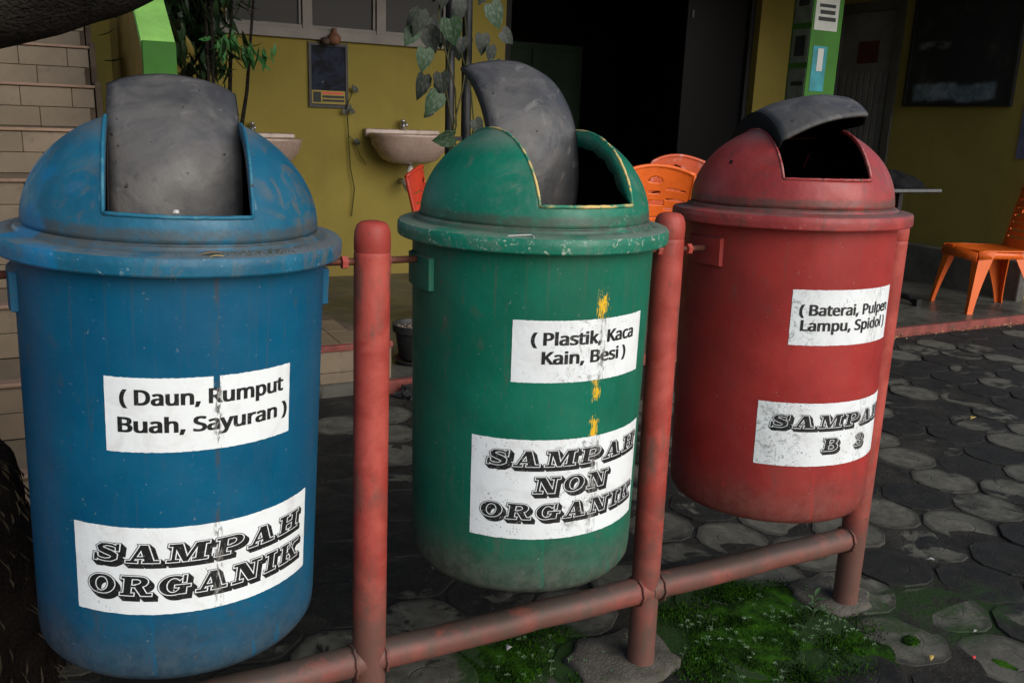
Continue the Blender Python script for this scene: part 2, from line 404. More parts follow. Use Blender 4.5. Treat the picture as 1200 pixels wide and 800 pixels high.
def mat_floor():
    n = NT('patterned_terrace_tile'); v = n.pos(); x, y, z = n.xyz(v)[:3]
    c = n.mix(n.noise(v, 3, 4, .6, 0, .35, .65), (.060, .060, .052, 1), (.095, .092, .078, 1))
    w = n.noise(n.scale(v, (9, 26, 1)), 1.6, 3, .6, 1.2, .55, .62)
    c = n.mix(n.mul(w, .75), c, (.016, .016, .014, 1))
    gx = n.math('ABSOLUTE', n.math('SUBTRACT', n.math('FRACT', n.math('DIVIDE', x, .2)), .5))
    gy = n.math('ABSOLUTE', n.math('SUBTRACT', n.math('FRACT', n.math('DIVIDE', y, .2)), .5))
    c = n.mix(n.mul(n.ramp(n.math('MAXIMUM', gx, gy), .485, .495), .7), c, (.02, .018, .015, 1))
    return n.out(c, n.ramp(n.noise(v, 6, 3), .3, .7, .3, .5), .4)
M['floor'] = mat_floor()
def mat_wall(name, col, hi, stain):
    n = NT(name); v = n.pos(); z = n.xyz(v)[2]
    c = n.mix(n.noise(v, 1.3, 5, .6, .4, .3, .7), col, hi)
    c = n.mix(n.mul(n.noise(n.scale(v, (1, 1, .25)), 5, 5, .65, 0, .52, .75), .45), c, stain)
    c = n.mix(n.mul(n.ramp(n.math('ADD', z, n.math('MULTIPLY', n.noise(v, 5, 4), .25)), .18, .42, 1, 0), .4), c, stain)
    c = n.mix(n.mul(n.noise(v, 120, 2, .5, 0, .72, .76), .5), c, (.12, .10, .05, 1))
    n.bump(n.noise(v, 30, 5, .6), .25, .004)
    return n.out(c, .85, .2)
M['yellow'] = mat_wall('yellow_wall_paint', (.195, .155, .034, 1), (.245, .20, .046, 1), (.19, .135, .045, 1))
M['ochre'] = simple('ochre_stringer_paint', (.33, .20, .045, 1), .8, .2, 4, .2, kind='pos', dirt=(.2, .1, .03, 1))
M['lime'] = simple('lime_green_paint', (.035, .14, .016, 1), .7, .15, 5, .3, kind='pos')
M['lime_top'] = simple('pale_lime_cap_paint', (.28, .60, .14, 1), .7, .15, 7, .3, kind='pos')
M['frame_w'] = simple('grey_white_window_paint', (.20, .188, .178, 1), .6, .15, 8, .3, kind='pos')
M['glass_dark'] = NT('dark_window_glass').out((.004, .004, .005, 1), .35, .15)
M['interior'] = simple('shade_toned_plaster', (.022, .022, .022, 1), .9, .3, 2, .1, kind='pos')  # near-black colour paints in the shade of the room
M['dark_green'] = simple('dark_green_cupboard', (.015, .03, .018, 1), .7, .3, 3, .2)
M['plinth'] = simple('grey_plinth_cement', (.10, .095, .085, 1), .85, .3, 5, .2, kind='pos', dirt=(.04, .04, .035, 1))
M['orange'] = simple('orange_chair_plastic', (.72, .12, .010, 1), .42, .12, 8, .45, bump=.03)
M['pinkorange'] = simple('faded_coral_chair_plastic', (.52, .085, .03, 1), .5, .15, 8, .4, bump=.03, dirt=(.6, .3, .28, 1))
M['redplastic'] = simple('red_chair_plastic', (.50, .045, .02, 1), .42, .15, 8, .45, bump=.03)
M['black'] = simple('black_painted_metal', (.010, .010, .011, 1), .5, .3, 20, .4)
M['black_cloth'] = simple('black_cloth', (.008, .008, .009, 1), .95, .4, 30, .1, bump=.6)
M['alu'] = simple('brushed_aluminium_edge', (.12, .125, .13, 1), .45, .15, 30, .5, .4)
M['ceramic'] = simple('pinkish_sink_ceramic', (.34, .25, .21, 1), .25, .12, 5, .5, bump=.02, dirt=(.2, .14, .1, 1))
M['chrome'] = simple('dull_chrome', (.45, .45, .46, 1), .3, .2, 20, .5, .8)
M['pvc'] = simple('white_pvc_pipe', (.55, .52, .46, 1), .45, .15, 9, .4, dirt=(.2, .16, .1, 1))
M['door'] = simple('grey_door_paint', (.13, .125, .12, 1), .65, .2, 4, .3, kind='pos')
M['doorframe'] = simple('brown_grey_door_frame', (.075, .07, .062, 1), .65, .2, 4, .3, kind='pos')
M['bark'] = simple('dark_rough_bark', (.022, .018, .015, 1), .95, .5, 9, .15, bump=1.0, kind='pos', dirt=(.045, .04, .034, 1), bd=.02)
M['fibre'] = simple('dry_palm_fibre', (.050, .040, .024, 1), .9, .5, 20, .2, kind='pos')
M['fibre_dark'] = simple('dark_trunk_fibre', (.014, .010, .008, 1), .95, .5, 12, .1, kind='pos', bump=1, bd=.02)
def mat_leaf(name, a, b, vein=None):
    n = NT(name); v = n.pos()
    c = n.mix(n.noise(v, 7, 3, .5, 0, .35, .65), a, b)
    if vein:
        o = n.coord(); c = n.mix(n.noise(n.scale(o, (1, 3, 1)), 40, 3, .6, 0, .5, .6), c, vein)
    n.b.inputs['Transmission Weight'].default_value = 0
    return n.out(c, .5, .35)
M['leaf'] = mat_leaf('dark_shrub_leaf', (.006, .016, .006, 1), (.012, .034, .011, 1))
M['leaf_b'] = mat_leaf('bright_shrub_leaf', (.03, .12, .03, 1), (.05, .17, .05, 1))
M['leaf_y'] = mat_leaf('yellowing_leaf', (.16, .13, .03, 1), (.2, .16, .04, 1))
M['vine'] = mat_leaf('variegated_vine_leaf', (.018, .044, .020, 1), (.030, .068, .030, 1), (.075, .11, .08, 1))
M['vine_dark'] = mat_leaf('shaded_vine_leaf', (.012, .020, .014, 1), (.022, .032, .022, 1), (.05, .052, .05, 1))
M['stem'] = simple('green_brown_stem', (.05, .05, .02, 1), .8, .3, 10, .2)
def mat_moss():
    n = NT('moss_mat'); v = n.pos()
    c = n.mix(n.noise(v, 12, 5, .65, .3, .38, .66), (.007, .024, .002, 1), (.036, .115, .005, 1))
    c = n.mix(n.mul(n.noise(v, 130, 3, .6, 0, .5, .7), .6), c, (.035, .10, .010, 1))
    n.bump(n.noise(v, 220, 4, .7), 1.0, .006)
    return n.out(c, .95, .1)
M['moss'] = mat_moss()
M['weed'] = mat_leaf('pale_weed_leaf', (.05, .11, .04, 1), (.13, .20, .10, 1))
M['dryleaf'] = mat_leaf('dry_yellow_leaf', (.45, .30, .07, 1), (.55, .40, .12, 1))
M['drybrown'] = mat_leaf('dry_brown_leaf', (.18, .11, .05, 1), (.28, .18, .08, 1))
M['white'] = simple('white_scrap', (.5, .5, .48, 1), .6, .1, 30)
M['redscrap'] = simple('red_scrap', (.6, .05, .05, 1), .6, .1, 30)
M['pot'] = simple('black_plastic_pot', (.016, .017, .018, 1), .55, .3, 9, .4)
M['bag'] = simple('black_plastic_bag', (.012, .012, .013, 1), .3, .3, 30, .5, bump=.6, bd=.01)
M['paper'] = simple('grey_white_paper', (.42, .44, .42, 1), .7, .1, 9)
M['paper_dim'] = simple('faded_grey_paper', (.13, .17, .13, 1), .7, .25, 14)
M['cyan'] = simple('teal_blue_print', (.02, .20, .24, 1), .6, .3, 12)
M['ink'] = simple('dark_ink', (.02, .025, .025, 1), .7, .2, 9)
M['shade_roof'] = simple('grey_shade_sheet', (.11, .10, .095, 1), .8, .2, 2, .2, kind='pos')
M['facade'] = simple('grey_rendered_wall', (.16, .15, .13, 1), .85, .2, 2, .2, kind='pos')

# ------------------------------------------------------------------ ground and pavement
obj('ground', [(-60, -60, -.03), (60, -60, -.03), (60, 60, -.03), (-60, 60, -.03)], [(0, 1, 2, 3)], M['soil'], kind='structure')
v, f = grid(lambda u, w: (-2.2 + 10.5 * u, -1.7 + 4.0 * w, -.0040 + .005 * mnoise.noise(Vector(((-2.2 + 10.5 * u) * 5, (-1.7 + 4 * w) * 5, 0)))), 180, 80)
pavement = obj('pavement', v, f, M['soil'], None, True, kind='structure')
def hex_mesh(k):
    random.seed(100 + k); pts = []
    for i in range(6):
        a = R(60 * i); rr = .1215 * random.uniform(.95, 1.01)
        for d in (-10.5, 10.5): pts.append(((rr - .006 * (d != 0)) * math.cos(a + R(d)), (rr - .006) * math.sin(a + R(d))))
    n = 12; vs = []
    for s_, z in ((1.0, -.03), (1.0, -.0025), (.978, 0.0)):
        vs += [(x * s_, y * s_, z + (0.0012 * math.sin(3 * x / .1 + k) if z == 0 else 0)) for x, y in pts]
    fs = [(j * n + i, j * n + (i + 1) % n, (j + 1) * n + (i + 1) % n, (j + 1) * n + i) for j in (0, 1) for i in range(n)] + [tuple(range(2 * n, 3 * n))]
    return vs, fs
HEX = []
for k in range(5):
    vs, fs = hex_mesh(k)
    me = bpy.data.meshes.new('paver'); me.from_pydata(vs, [], fs); me.materials.append(M['paver']); HEX.append(me)
random.seed(11)
cells = []
aa = R(14); pitch = .2255
camp = Vector((-.159, -1.451))
for i in range(-40, 60):
    for j in range(-40, 40):
        x = pitch * (i + (j % 2) * .5); y = pitch * .866 * j
        X = x * math.cos(aa) - y * math.sin(aa) + .05; Y = x * math.sin(aa) + y * math.cos(aa) + .02
        if not (-2.0 < X < 8.0 and -1.6 < Y < 2.06): continue
        d = Vector((X, Y, 0)) - cam.matrix_world.translation
        zc = d.dot(fw); uu = 600 + 1029 * d.dot(rt) / max(zc, .01); vv = 400 - 1029 * d.dot(up) / max(zc, .01)
        vis = zc > .3 and -90 < uu < 1290 and vv < 900
        cells.append((0 if vis else 1, zc if vis else 100 + d.length, X, Y))
cells.sort()
rest = MB(); ncount = 0
for q, zc, X, Y in cells:
    k = random.randrange(5); rz = aa + R(30) + R(60) * random.randrange(6) + R(random.uniform(-3, 3))
    dz = random.uniform(-.003, .002)
    tx, ty = R(random.uniform(-.8, .8)), R(random.uniform(-.8, .8))
    if ncount < 300 and q == 0:
        o = bpy.data.objects.new('paver', HEX[k]); C.objects.link(o); o.parent = pavement
        o.location = (X, Y, dz); o.rotation_euler = (tx, ty, rz); ncount += 1
    else:
        Mx = Matrix.Translation((X, Y, dz)) @ Matrix.Rotation(rz, 4, 'Z')
        rest.add([Mx @ w.co for w in HEX[k].vertices], [tuple(p.vertices) for p in HEX[k].polygons])
if rest.v: rest.out('outer_pavers', M['paver'], pavement, kind='stuff')

# ------------------------------------------------------------------ glyphs for the ornate slab lettering
def ell(cx, cy, rx, ry, a0, a1, n, wa, wb):
    pts = []; ws = []
    for i in range(n + 1):
        a = R(a0 + (a1 - a0) * i / n); pts.append((cx + rx * math.cos(a), cy + ry * math.sin(a)))
        ws.append(wb + (wa - wb) * abs(math.cos(a)) ** 1.5)
    return ('p', pts, ws)
def bx(x0, x1, y0, y1): return ('q', [(x0, y0), (x1, y0), (x1, y1), (x0, y1)])
def dg(xb0, xb1, xt0, xt1, y0=0, y1=1): return ('q', [(xb0, y0), (xb1, y0), (xt1, y1), (xt0, y1)])
T, t, s_ = .27, .11, .13
GL = {
 'H': (1.20, [bx(.15, .42, 0, 1), bx(.78, 1.05, 0, 1), bx(.02, .55, 0, s_), bx(.65, 1.18, 0, s_), bx(.02, .55, 1 - s_, 1), bx(.65, 1.18, 1 - s_, 1), bx(.4, .8, .44, .56)]),
 'A': (1.22, [dg(.12, .25, .46, .60), dg(.70, 1.02, .42, .72), bx(.28, .80, .24, .35), bx(0, .42, 0, s_), bx(.60, 1.20, 0, s_)]),
 'M': (1.50, [bx(.18, .30, 0, 1), dg(.60, .78, .18, .50), dg(.62, .76, .98, 1.12), bx(1.04, 1.32, 0, 1), bx(.02, .46, 0, s_), bx(.90, 1.46, 0, s_), bx(.04, .40, 1 - s_, 1), bx(1.04, 1.46, 1 - s_, 1)]),
 'P': (1.12, [bx(.15, .43, 0, 1), bx(.02, .60, 0, s_), bx(.02, .62, 1 - s_, 1), bx(.4, .62, .40, .50), ell(.60, .71, .33, .24, 90, -90, 12, T, t)]),
 'R': (1.26, [bx(.15, .43, 0, 1), bx(.02, .56, 0, s_), bx(.02, .62, 1 - s_, 1), bx(.4, .66, .44, .54), ell(.60, .73, .32, .21, 90, -90, 12, T, t), dg(.84, 1.10, .54, .84, 0, .5), bx(.84, 1.24, 0, s_)]),
 'S': (1.05, [('p', [(.90, .70), (.84, .84), (.68, .92), (.50, .94), (.32, .89), (.23, .77), (.28, .64), (.46, .55), (.66, .47), (.80, .36), (.80, .21), (.68, .10), (.48, .06), (.28, .09), (.15, .18), (.11, .34)],
                  [.05, .09, .12, .12, .17, .23, .26, .27, .27, .26, .23, .17, .12, .12, .09, .05]), bx(.84, .96, .60, 1.0), bx(.04, .16, 0, .40)]),
 'O': (1.12, [ell(.56, .50, .40, .44, 0, 360, 28, T, t)]),
 'G': (1.24, [ell(.56, .50, .40, .44, 48, 330, 24, T, t), bx(.80, 1.05, .04, .42), bx(.62, 1.2, .38, .50), bx(.90, 1.02, .62, 1.0)]),
 'N': (1.26, [bx(.16, .28, 0, 1), dg(.72, 1.05, .14, .48), bx(.94, 1.06, 0, 1), bx(.0, .46, 0, s_), bx(.0, .42, 1 - s_, 1), bx(.76, 1.24, 1 - s_, 1)]),
 'I': (.62, [bx(.17, .45, 0, 1), bx(.02, .60, 0, s_), bx(.02, .60, 1 - s_, 1)]),
 'K': (1.26, [bx(.15, .43, 0, 1), bx(.02, .56, 0, s_), bx(.02, .56, 1 - s_, 1), dg(.38, .54, .86, 1.0, .38, 1), dg(.80, 1.12, .48, .76, 0, .64), bx(.70, 1.24, 0, s_), bx(.70, 1.20, 1 - s_, 1)]),
 'B': (1.14, [bx(.15, .43, 0, 1), bx(.02, .62, 0, s_), bx(.02, .62, 1 - s_, 1), bx(.4, .64, .46, .56), ell(.60, .75, .28, .19, 90, -90, 12, T, t), ell(.62, .28, .32, .23, 90, -90, 12, T, t)]),
 '3': (1.0, [ell(.48, .74, .28, .20, 165, -75, 16, .24, .10), ell(.48, .28, .33, .23, 80, -165, 18, .26, .10), bx(.36, .56, .47, .55)]),
}
def grow_convex(P, g):
    n = len(P); area = sum(P[i][0] * P[(i + 1) % n][1] - P[(i + 1) % n][0] * P[i][1] for i in range(n))
    if area < 0: P = P[::-1]
    out = []
    for i in range(n):
        a, b, c = Vector(P[i - 1]), Vector(P[i]), Vector(P[(i + 1) % n])
        d1 = (b - a).normalized(); d2 = (c - b).normalized()
        n1 = Vector((d1.y, -d1.x)); n2 = Vector((d2.y, -d2.x)); m = (n1 + n2)
        m = m / max(.35, m.dot(n1)); out.append((b.x + m.x * g, b.y + m.y * g))
    return out
def glyph_polys(ch, g):
    res = []
    for e in GL[ch][1]:
        if e[0] == 'q': res.append(grow_convex(e[1], g))
        else:
            pts = [Vector(p) for p in e[1]]; ws = e[2]; n = len(pts)
            closed = (pts[0] - pts[-1]).length < 1e-4
            Ls, Rs = [], []
            for i in range(n):
                if closed: d = pts[(i + 1) % n if i < n - 1 else 1] - pts[i - 1 if i > 0 else n - 2]
                else: d = pts[min(i + 1, n - 1)] - pts[max(i - 1, 0)]
                d.normalize(); nn = Vector((-d.y, d.x)); p = pts[i].copy()
                if not closed and i == 0: p -= d * g
                if not closed and i == n - 1: p += d * g
                w = ws[i] / 2 + g; Ls.append(p + nn * w); Rs.append(p - nn * w)
            for i in range(n - 1): res.append([tuple(Rs[i]), tuple(Rs[i + 1]), tuple(Ls[i + 1]), tuple(Ls[i])])
    return res
def slab_row(flat, text, x0, x1, y0, cap, gap=.20):
    """adds (polygon, z, material) in label space; x metres along the surface, y height"""
    widths = [GL[c][0] if c != ' ' else .9 for c in text]
    tot = sum(widths) + gap * (len(text) - 1) + .22
    sx = (x1 - x0) / tot; k = 0; x = 0.0
    shear = .11
    for c, w in zip(text, widths):
        if c != ' ':
            def place(P, dx=0, dy=0): return [(x0 + sx * (x + px + dx + shear * (py - .5) * 1.0), y0 + cap * (py + dy)) for px, py in P]
            for i in range(7):
                q = i / 6
                for P in glyph_polys(c, .075): flat.append((place(P, .17 * (1 - q), -.24 * (1 - q)), .0009 + .00002 * i + 1e-6 * (k % 19), 0)); k += 1
            for P in glyph_polys(c, .042): flat.append((place(P), .00108 + 1e-6 * (k % 19), 1)); k += 1
            for P in glyph_polys(c, .0): flat.append((place(P), .00116 + 1e-6 * (k % 19), 0)); k += 1
        x += w + gap
import os
def sans():
    p = os.path.join(bpy.utils.resource_path('LOCAL'), 'datafiles', 'fonts', 'NotoSansHebrew-Regular.woff2')   # ships with Blender
    try: return bpy.data.fonts.load(p)
    except Exception: return None
SANS = sans()
def font_row(flat, text, x0, x1, y0, cap):
    cu = bpy.data.curves.new('tmp', 'FONT'); cu.body = text; cu.size = 1; cu.offset = .016; cu.fill_mode = 'FRONT'; cu.resolution_u = 3
    if SANS: cu.font = SANS
    o = bpy.data.objects.new('tmp', cu); C.objects.link(o)
    dg_ = bpy.context.evaluated_depsgraph_get(); ev = o.evaluated_get(dg_); me = ev.to_mesh()
    vs = [w.co.copy() for w in me.vertices]; fs = [tuple(p.vertices) for p in me.polygons]; ev.to_mesh_clear()
    bpy.data.objects.remove(o); bpy.data.curves.remove(cu)
    mnx = min(w.x for w in vs); mxx = max(w.x for w in vs); sx = (x1 - x0) / (mxx - mnx); sy = cap / .73
    for n_, dx in enumerate((-.022, 0, .022)):      # three strikes make the strokes bold
        for fc in fs: flat.append(([(x0 + (vs[i].x - mnx + dx) * sx, y0 + vs[i].y * sy) for i in fc], .0010 + n_ * 1e-5, 0))
def rad_at(z): return RB_ + (RT_ - RB_) * z / HB
def wrap_mesh(name, flat, mats, parent):
    bm = bmesh.new()
    for P, z, m in flat:
        try: fc = bm.faces.new([bm.verts.new((p[0], p[1], z)) for p in P]); fc.material_index = m
        except ValueError: pass
    xs = [w.co.x for w in bm.verts]; a = min(xs); b = max(xs); x = math.floor(a / .008) * .008
    while x < b:
        bmesh.ops.bisect_plane(bm, geom=bm.verts[:] + bm.edges[:] + bm.faces[:], plane_co=(x, 0, 0), plane_no=(1, 0, 0)); x += .008
    for w in bm.verts:
        ph = w.co.x / .22; rr = rad_at(w.co.y) + w.co.z; w.co = Vector((rr * math.sin(ph), -rr * math.cos(ph), w.co.y))
    bmesh.ops.recalc_face_normals(bm, faces=bm.faces[:])
    for fc in bm.faces:
        c = fc.calc_center_median()
        if fc.normal.dot(Vector((c.x, c.y, 0))) < 0: fc.normal_flip()
    me = bpy.data.meshes.new(name); bm.to_mesh(me); bm.free()
    for m in mats: me.materials.append(m)
    o = bpy.data.objects.new(name, me); C.objects.link(o); o.parent = parent; return o
def label_patch(parent, idx, ph0, ph1, z0, z1, rows, label, seed, notch=None):
    """ph in degrees, z measured from the bin's bottom; rows: (kind, text, ph0, ph1, base, cap)"""
    rng = random.Random(seed); nu = 92; nv = 12
    vs = []; fs = []
    for j in range(nv + 1):
        for i in range(nu + 1):
            ph = R(ph0 + (ph1 - ph0) * i / nu); z = z0 + (z1 - z0) * j / nv
            if i in (0, nu): ph += rng.uniform(-.0012, .0012)
            if j in (0, nv): z += rng.uniform(-.0004, .0004)
            rr = rad_at(z) + .0005
            vs.append((rr * math.sin(ph), -rr * math.cos(ph), z))
    for j in range(nv):
        for i in range(nu):
            if notch:
                pm = ph0 + (ph1 - ph0) * (i + .5) / nu
                if notch[0] < pm < notch[1] and j >= nv - notch[2]: continue
            b = j * (nu + 1) + i; fs.append((b, b + 1, b + nu + 2, b + nu + 1))
    lab = obj('sticker', vs, fs, LABM[idx][0], parent, True); lab['label'] = label
    flat = []
    for kind, text, a, b, base, cap in rows:
        (slab_row if kind == 's' else font_row)(flat, text, R(a) * .22, R(b) * .22, base, cap)
    wrap_mesh('lettering', flat, [LABM[idx][1], LABM[idx][0]], lab)
    return lab

# ------------------------------------------------------------------ litter bins
def tiltm(a, b):
    return Matrix.Rotation(b, 4, 'Y') @ Matrix.Rotation(a, 4, 'X')
def flap_mesh(w, re, crown, t1, t2, yc, zc, twist=0, seed=0, corner=.0):
    nu, nv = 15, 34
    def fn(u, q):
        xx = (2 * u - 1); x = xx * w
        th = R(t1 + (t2 - t1) * q)
        if corner: th += R(corner) * (max(0, abs(xx) - .45) / .55) ** 2 * (1 - q) ** 2
        rr = re + crown * (1 - xx * xx)
        p = Vector((x, yc - rr * math.sin(th), zc + rr * math.cos(th)))
        p += Vector((0, -1, .4)) * .006 * mnoise.noise(Vector((x * 14 + seed, q * 4, seed)))
        ang = R(twist) * (1 - q); p.z += x * math.sin(ang)
        return p
    return grid(fn, nu, nv)
def make_bin(name, loc, ta, tb, rot, mats, label, cat, labels, flapargs, w=.09, seed=0, zn=.036, flange=.03, lip=.02):
    Mw = Matrix.Translation(loc) @ tiltm(ta, tb)
    base = Mw @ Matrix.Translation((0, 0, -HB))
    t_ = empty(name, (0, 0, 0), label, cat); t_.matrix_world = base
    body, lid, edge = mats
    prof = [(.001, .012), (.10, .010), (RB_ - .045, .003), (RB_ - .022, .0), (RB_ - .008, .006), (RB_ - .001, .018), (rad_at(.035), .035)]
    prof += [(rad_at(HB * k / 12), HB * k / 12) for k in range(1, 13)]
    prof += [(RT_ - .006, HB), (RT_ - .006, HB - .03), (RB_ - .008, .04), (.001, .03)]
    m = MB(); m.lathe(prof, 96); b = m.out('body', body, t_, autosmooth=40)
    # moulded pivot pads at both sides
    for sgn in (-1, 1):
        m = MB()
        def pad(u, q):
            ph = R(sgn * 90 - 13 + 26 * u); ed = min(u, 1 - u, q, 1 - q); rr = rad_at(HB - .03 - .06 * q) + (.009 if ed > .02 else -.002)
            return (rr * math.sin(ph), -rr * math.cos(ph), HB - .028 - .062 * q)
        us = [0, .03, .06] + [.06 + .88 * k / 8 for k in range(1, 9)] + [.97, 1]
        vs = [pad(u, q) for q in (0, .05, .5, .95, 1) for u in us]; n = len(us)
        fs = [(j * n + i, j * n + i + 1, (j + 1) * n + i + 1, (j + 1) * n + i) for j in range(4) for i in range(n - 1)]
        m.add(vs, fs); m.out('pivot_pad', body, t_, autosmooth=35)
    lidp = empty('lid'); lidp.parent = t_; lidp.location = (0, 0, 0); lidp.rotation_euler = (0, 0, 0)
    z0 = HB
    rng = random.Random(seed)
    m = MB()
    prim = [(.2245, z0 + .008), (.243, z0 + .006), (.2470, z0 + .004), (.2480, z0 - .001), (.2505, z0 - .0015), (.2520, z0 + .001), (.2525, z0 + .012), (.2515, z0 + .0205), (.2495, z0 + .0235), (.2465, z0 + .0245), (.235, z0 + .0262), (.2235, z0 + .0280), (.2215, z0 + .0300), (.2200, z0 + .0330), (.2165, z0 + .0345), (.2138, z0 + .0352), (.2133, z0 + .0365)]
    m.lathe(prim, 128)
    zb = z0 + .036; Rd = .2135; h = .172       # dome base, radius, height; zn is the notch height above it
    o = m.out('brim', lid, lidp, autosmooth=28)
    for w_ in o.data.vertices:
        n_ = mnoise.noise(w_.co * 7 + Vector((seed, 0, 0))); w_.co += Vector((w_.co.x, w_.co.y, 0)).normalized() * n_ * .0016 + Vector((0, 0, n_ * .001))
    solid(o, .004)
    o.rotation_euler = (0, 0, R(rot))
    # dome: one shell, cut along the slot, so its surface runs on smoothly below the opening
    bm = bmesh.new(); na, ne = 144, 40; rings = []
    for j in range(ne + 1):
        e = PI / 2 * j / ne * .985; rings.append([bm.verts.new((Rd * math.cos(e) * math.cos(2 * PI * i / na), Rd * math.cos(e) * math.sin(2 * PI * i / na), zb + h * math.sin(e))) for i in range(na)])
    for j in range(ne):
        for i in range(na): bm.faces.new((rings[j][i], rings[j][(i + 1) % na], rings[j + 1][(i + 1) % na], rings[j + 1][i]))
    bm.faces.new(rings[-1])
    zbk = zb + h * math.sin(R(57)) * .98
    for co, no in (((w, 0, 0), (1, 0, 0)), ((-w, 0, 0), (1, 0, 0)), ((0, 0, zb + zn), (0, 0, 1)), ((0, 0, zbk), (0, 0, 1))):
        bmesh.ops.bisect_plane(bm, geom=bm.verts[:] + bm.edges[:] + bm.faces[:], plane_co=co, plane_no=no, dist=1e-6)
    kill = []
    for fc in bm.faces:
        c = fc.calc_center_median()
        if abs(c.x) < w and c.z > (zb + zn if c.y < 0 else zbk): kill.append(fc)
    bmesh.ops.delete(bm, geom=kill, context='FACES')
    def shape(p, keepx=False):
        ph = math.degrees(math.atan2(p.y, abs(p.x))); q = max(0, (p.z - zb) / h); p = p.copy()
        if ph > 0 and q > 0:
            fl_ = max(0, min(1, (ph - 12) / 10)) * max(0, min(1, (88 - ph) / 25)); k_ = 1 - .085 * fl_ * math.sin(min(1, q * 1.15) * PI) ** .8
            k_ += .012 * math.exp(-((ph - 13) / 5) ** 2) * min(1, q * 3) * (1 - q ** 4)
            p.y *= k_
            if abs(p.x) > w + 1e-4: p.x = math.copysign(w + (abs(p.x) - w) * k_, p.x)
        n_ = mnoise.noise(p * 8 + Vector((seed * 3, 1, 0))) * .0018
        p.y *= 1 + n_ / .2; p.z += n_
        return p
    for w_ in bm.verts: w_.co = shape(w_.co)
    me = bpy.data.meshes.new('dome'); bm.to_mesh(me); bm.free(); me.materials.append(lid); me.materials.append(M['inner'])
    me.polygons.foreach_set('use_smooth', [True] * len(me.polygons))
    e = bpy.data.objects.new('dome', me); C.objects.link(e); e.parent = lidp; sd_ = solid(e, .004); sd_.material_offset = 1; sd_.material_offset_rim = 0; e.rotation_euler = (0, 0, R(rot))
    for sgn in (-1, 1):
        # return flange along the slot
        k = math.sqrt(1 - (w / Rd) ** 2); A = Rd * k; B = h * k; a0 = math.asin(zn / B)
        vs = []; N_ = 40
        for i in range(N_ + 1):
            a = a0 + (PI - 2 * a0) * i / N_; d = flange * min(1, math.sin(PI * i / N_) * 3 + .15) * (1 + .15 * mnoise.noise(Vector((i * .5, sgn, seed))))
            pe = shape(Vector((sgn * w, -A * math.cos(a), zb + B * math.sin(a)))); vs += [tuple(pe), (sgn * (w - .001), pe.y + d * math.cos(a), pe.z - d * math.sin(a))]
        fs = [(2 * i, 2 * i + 1, 2 * i + 3, 2 * i + 2) for i in range(N_)]
        fl = obj('slot_flange', vs, fs, lid, lidp, True); solid(fl, .0035, 0); fl.rotation_euler = (0, 0, R(rot))
        mt = MB(); pts = []
        for i in range(N_ + 1):
            a = a0 + (PI - 2 * a0) * i / N_; j_ = .0012 * mnoise.noise(Vector((i * .9, sgn * 3, seed)))
            pe = shape(Vector((sgn * w, -(A + j_) * math.cos(a), zb + (B + j_) * math.sin(a)))); pts.append((sgn * (w + .0005), pe.y, pe.z))
        mt.tube(pts, [.0024 + .0008 * mnoise.noise(Vector((i * .7, sgn, seed + 5))) for i in range(N_ + 1)], 8)
        q_ = mt.out('slot_edge', edge, lidp, True); q_.rotation_euler = (0, 0, R(rot))
    mt = MB(); rr = math.sqrt(1 - (zn / h) ** 2) * Rd; am = math.asin(w / rr)
    mt.tube([(rr * math.sin(am * (2 * i / 20 - 1)), -rr * math.cos(am * (2 * i / 20 - 1)), zb + zn + .0008 * mnoise.noise(Vector((i * .8, 3, seed)))) for i in range(21)], .0030, 8)
    q_ = mt.out('slot_edge', edge, lidp, True); q_.rotation_euler = (0, 0, R(rot))
    vs, fs = flap_mesh(**flapargs)
    if flapargs['t2'] > 0: fs = [x[::-1] for x in fs]
    nu_ = 15
    yc_, zc_ = flapargs['yc'], flapargs['zc']
    for side in (0, nu_ - 1):
        lipv = []
        for j in range(34):
            p = Vector(vs[j * nu_ + side]); c_ = Vector((p.x, yc_, zc_)); d_ = lip * math.sin(PI * min(1, (j + 1) / 34)) ** .5
            lipv += [p, p + (c_ - p).normalized() * d_]
        lipf = [(2 * j, 2 * j + 1, 2 * j + 3, 2 * j + 2) for j in range(33)]
        lp_ = obj('flap_lip', [(x, y, z + z0) for x, y, z in lipv], lipf, [M['flap_side'], M['inner']][zn > .05], t_, True); solid(lp_, .004, 0); lp_.rotation_euler = (0, 0, R(rot))  # red flap's lip painted black so it stays dark in the sun
    fl = obj('flap', [(x, y, z + z0) for x, y, z in vs], fs, [M['flap'], M['inner']], t_, True); sd_ = solid(fl, .006, -1); sd_.material_offset = 1; sd_.material_offset_rim = 0; fl.rotation_euler = (0, 0, R(rot))
    for args in labels: label_patch(b, *args)
    return t_
Z = HB
make_bin('litter_bin', (-0.0, -.0013, .9926), .027, .0342, -5, (M['blue'], M['blue_lid'], M['blue_edge']),
    'blue domed litter bin with white SAMPAH ORGANIK sticker and its grey flap standing up', 'litter bin',
    [(0, -31.8, 37.4, Z - .2545, Z - .1458, [('f', '( Daun, Rumput', -26.3, 33.6, Z - .1845, .0270), ('f', 'Buah, Sayuran )', -27.2, 35.8, Z - .2245, .0270)],
      'upper white sticker reading ( Daun, Rumput Buah, Sayuran )', 1, (5.2, 7.6, 2)),
     (0, -46.8, 51.4, Z - .5095, Z - .3700, [('s', 'SAMPAH', -38.6, 47.5, Z - .4250, .0285), ('s', 'ORGANIK', -41.4, 48.0, Z - .4780, .0310)],
      'lower white sticker reading SAMPAH ORGANIK', 2)],
    dict(w=.0925, re=.204, crown=.016, t1=14, t2=125, yc=.150, zc=.044, seed=1, corner=6), seed=1, w=.0945, flange=.018)
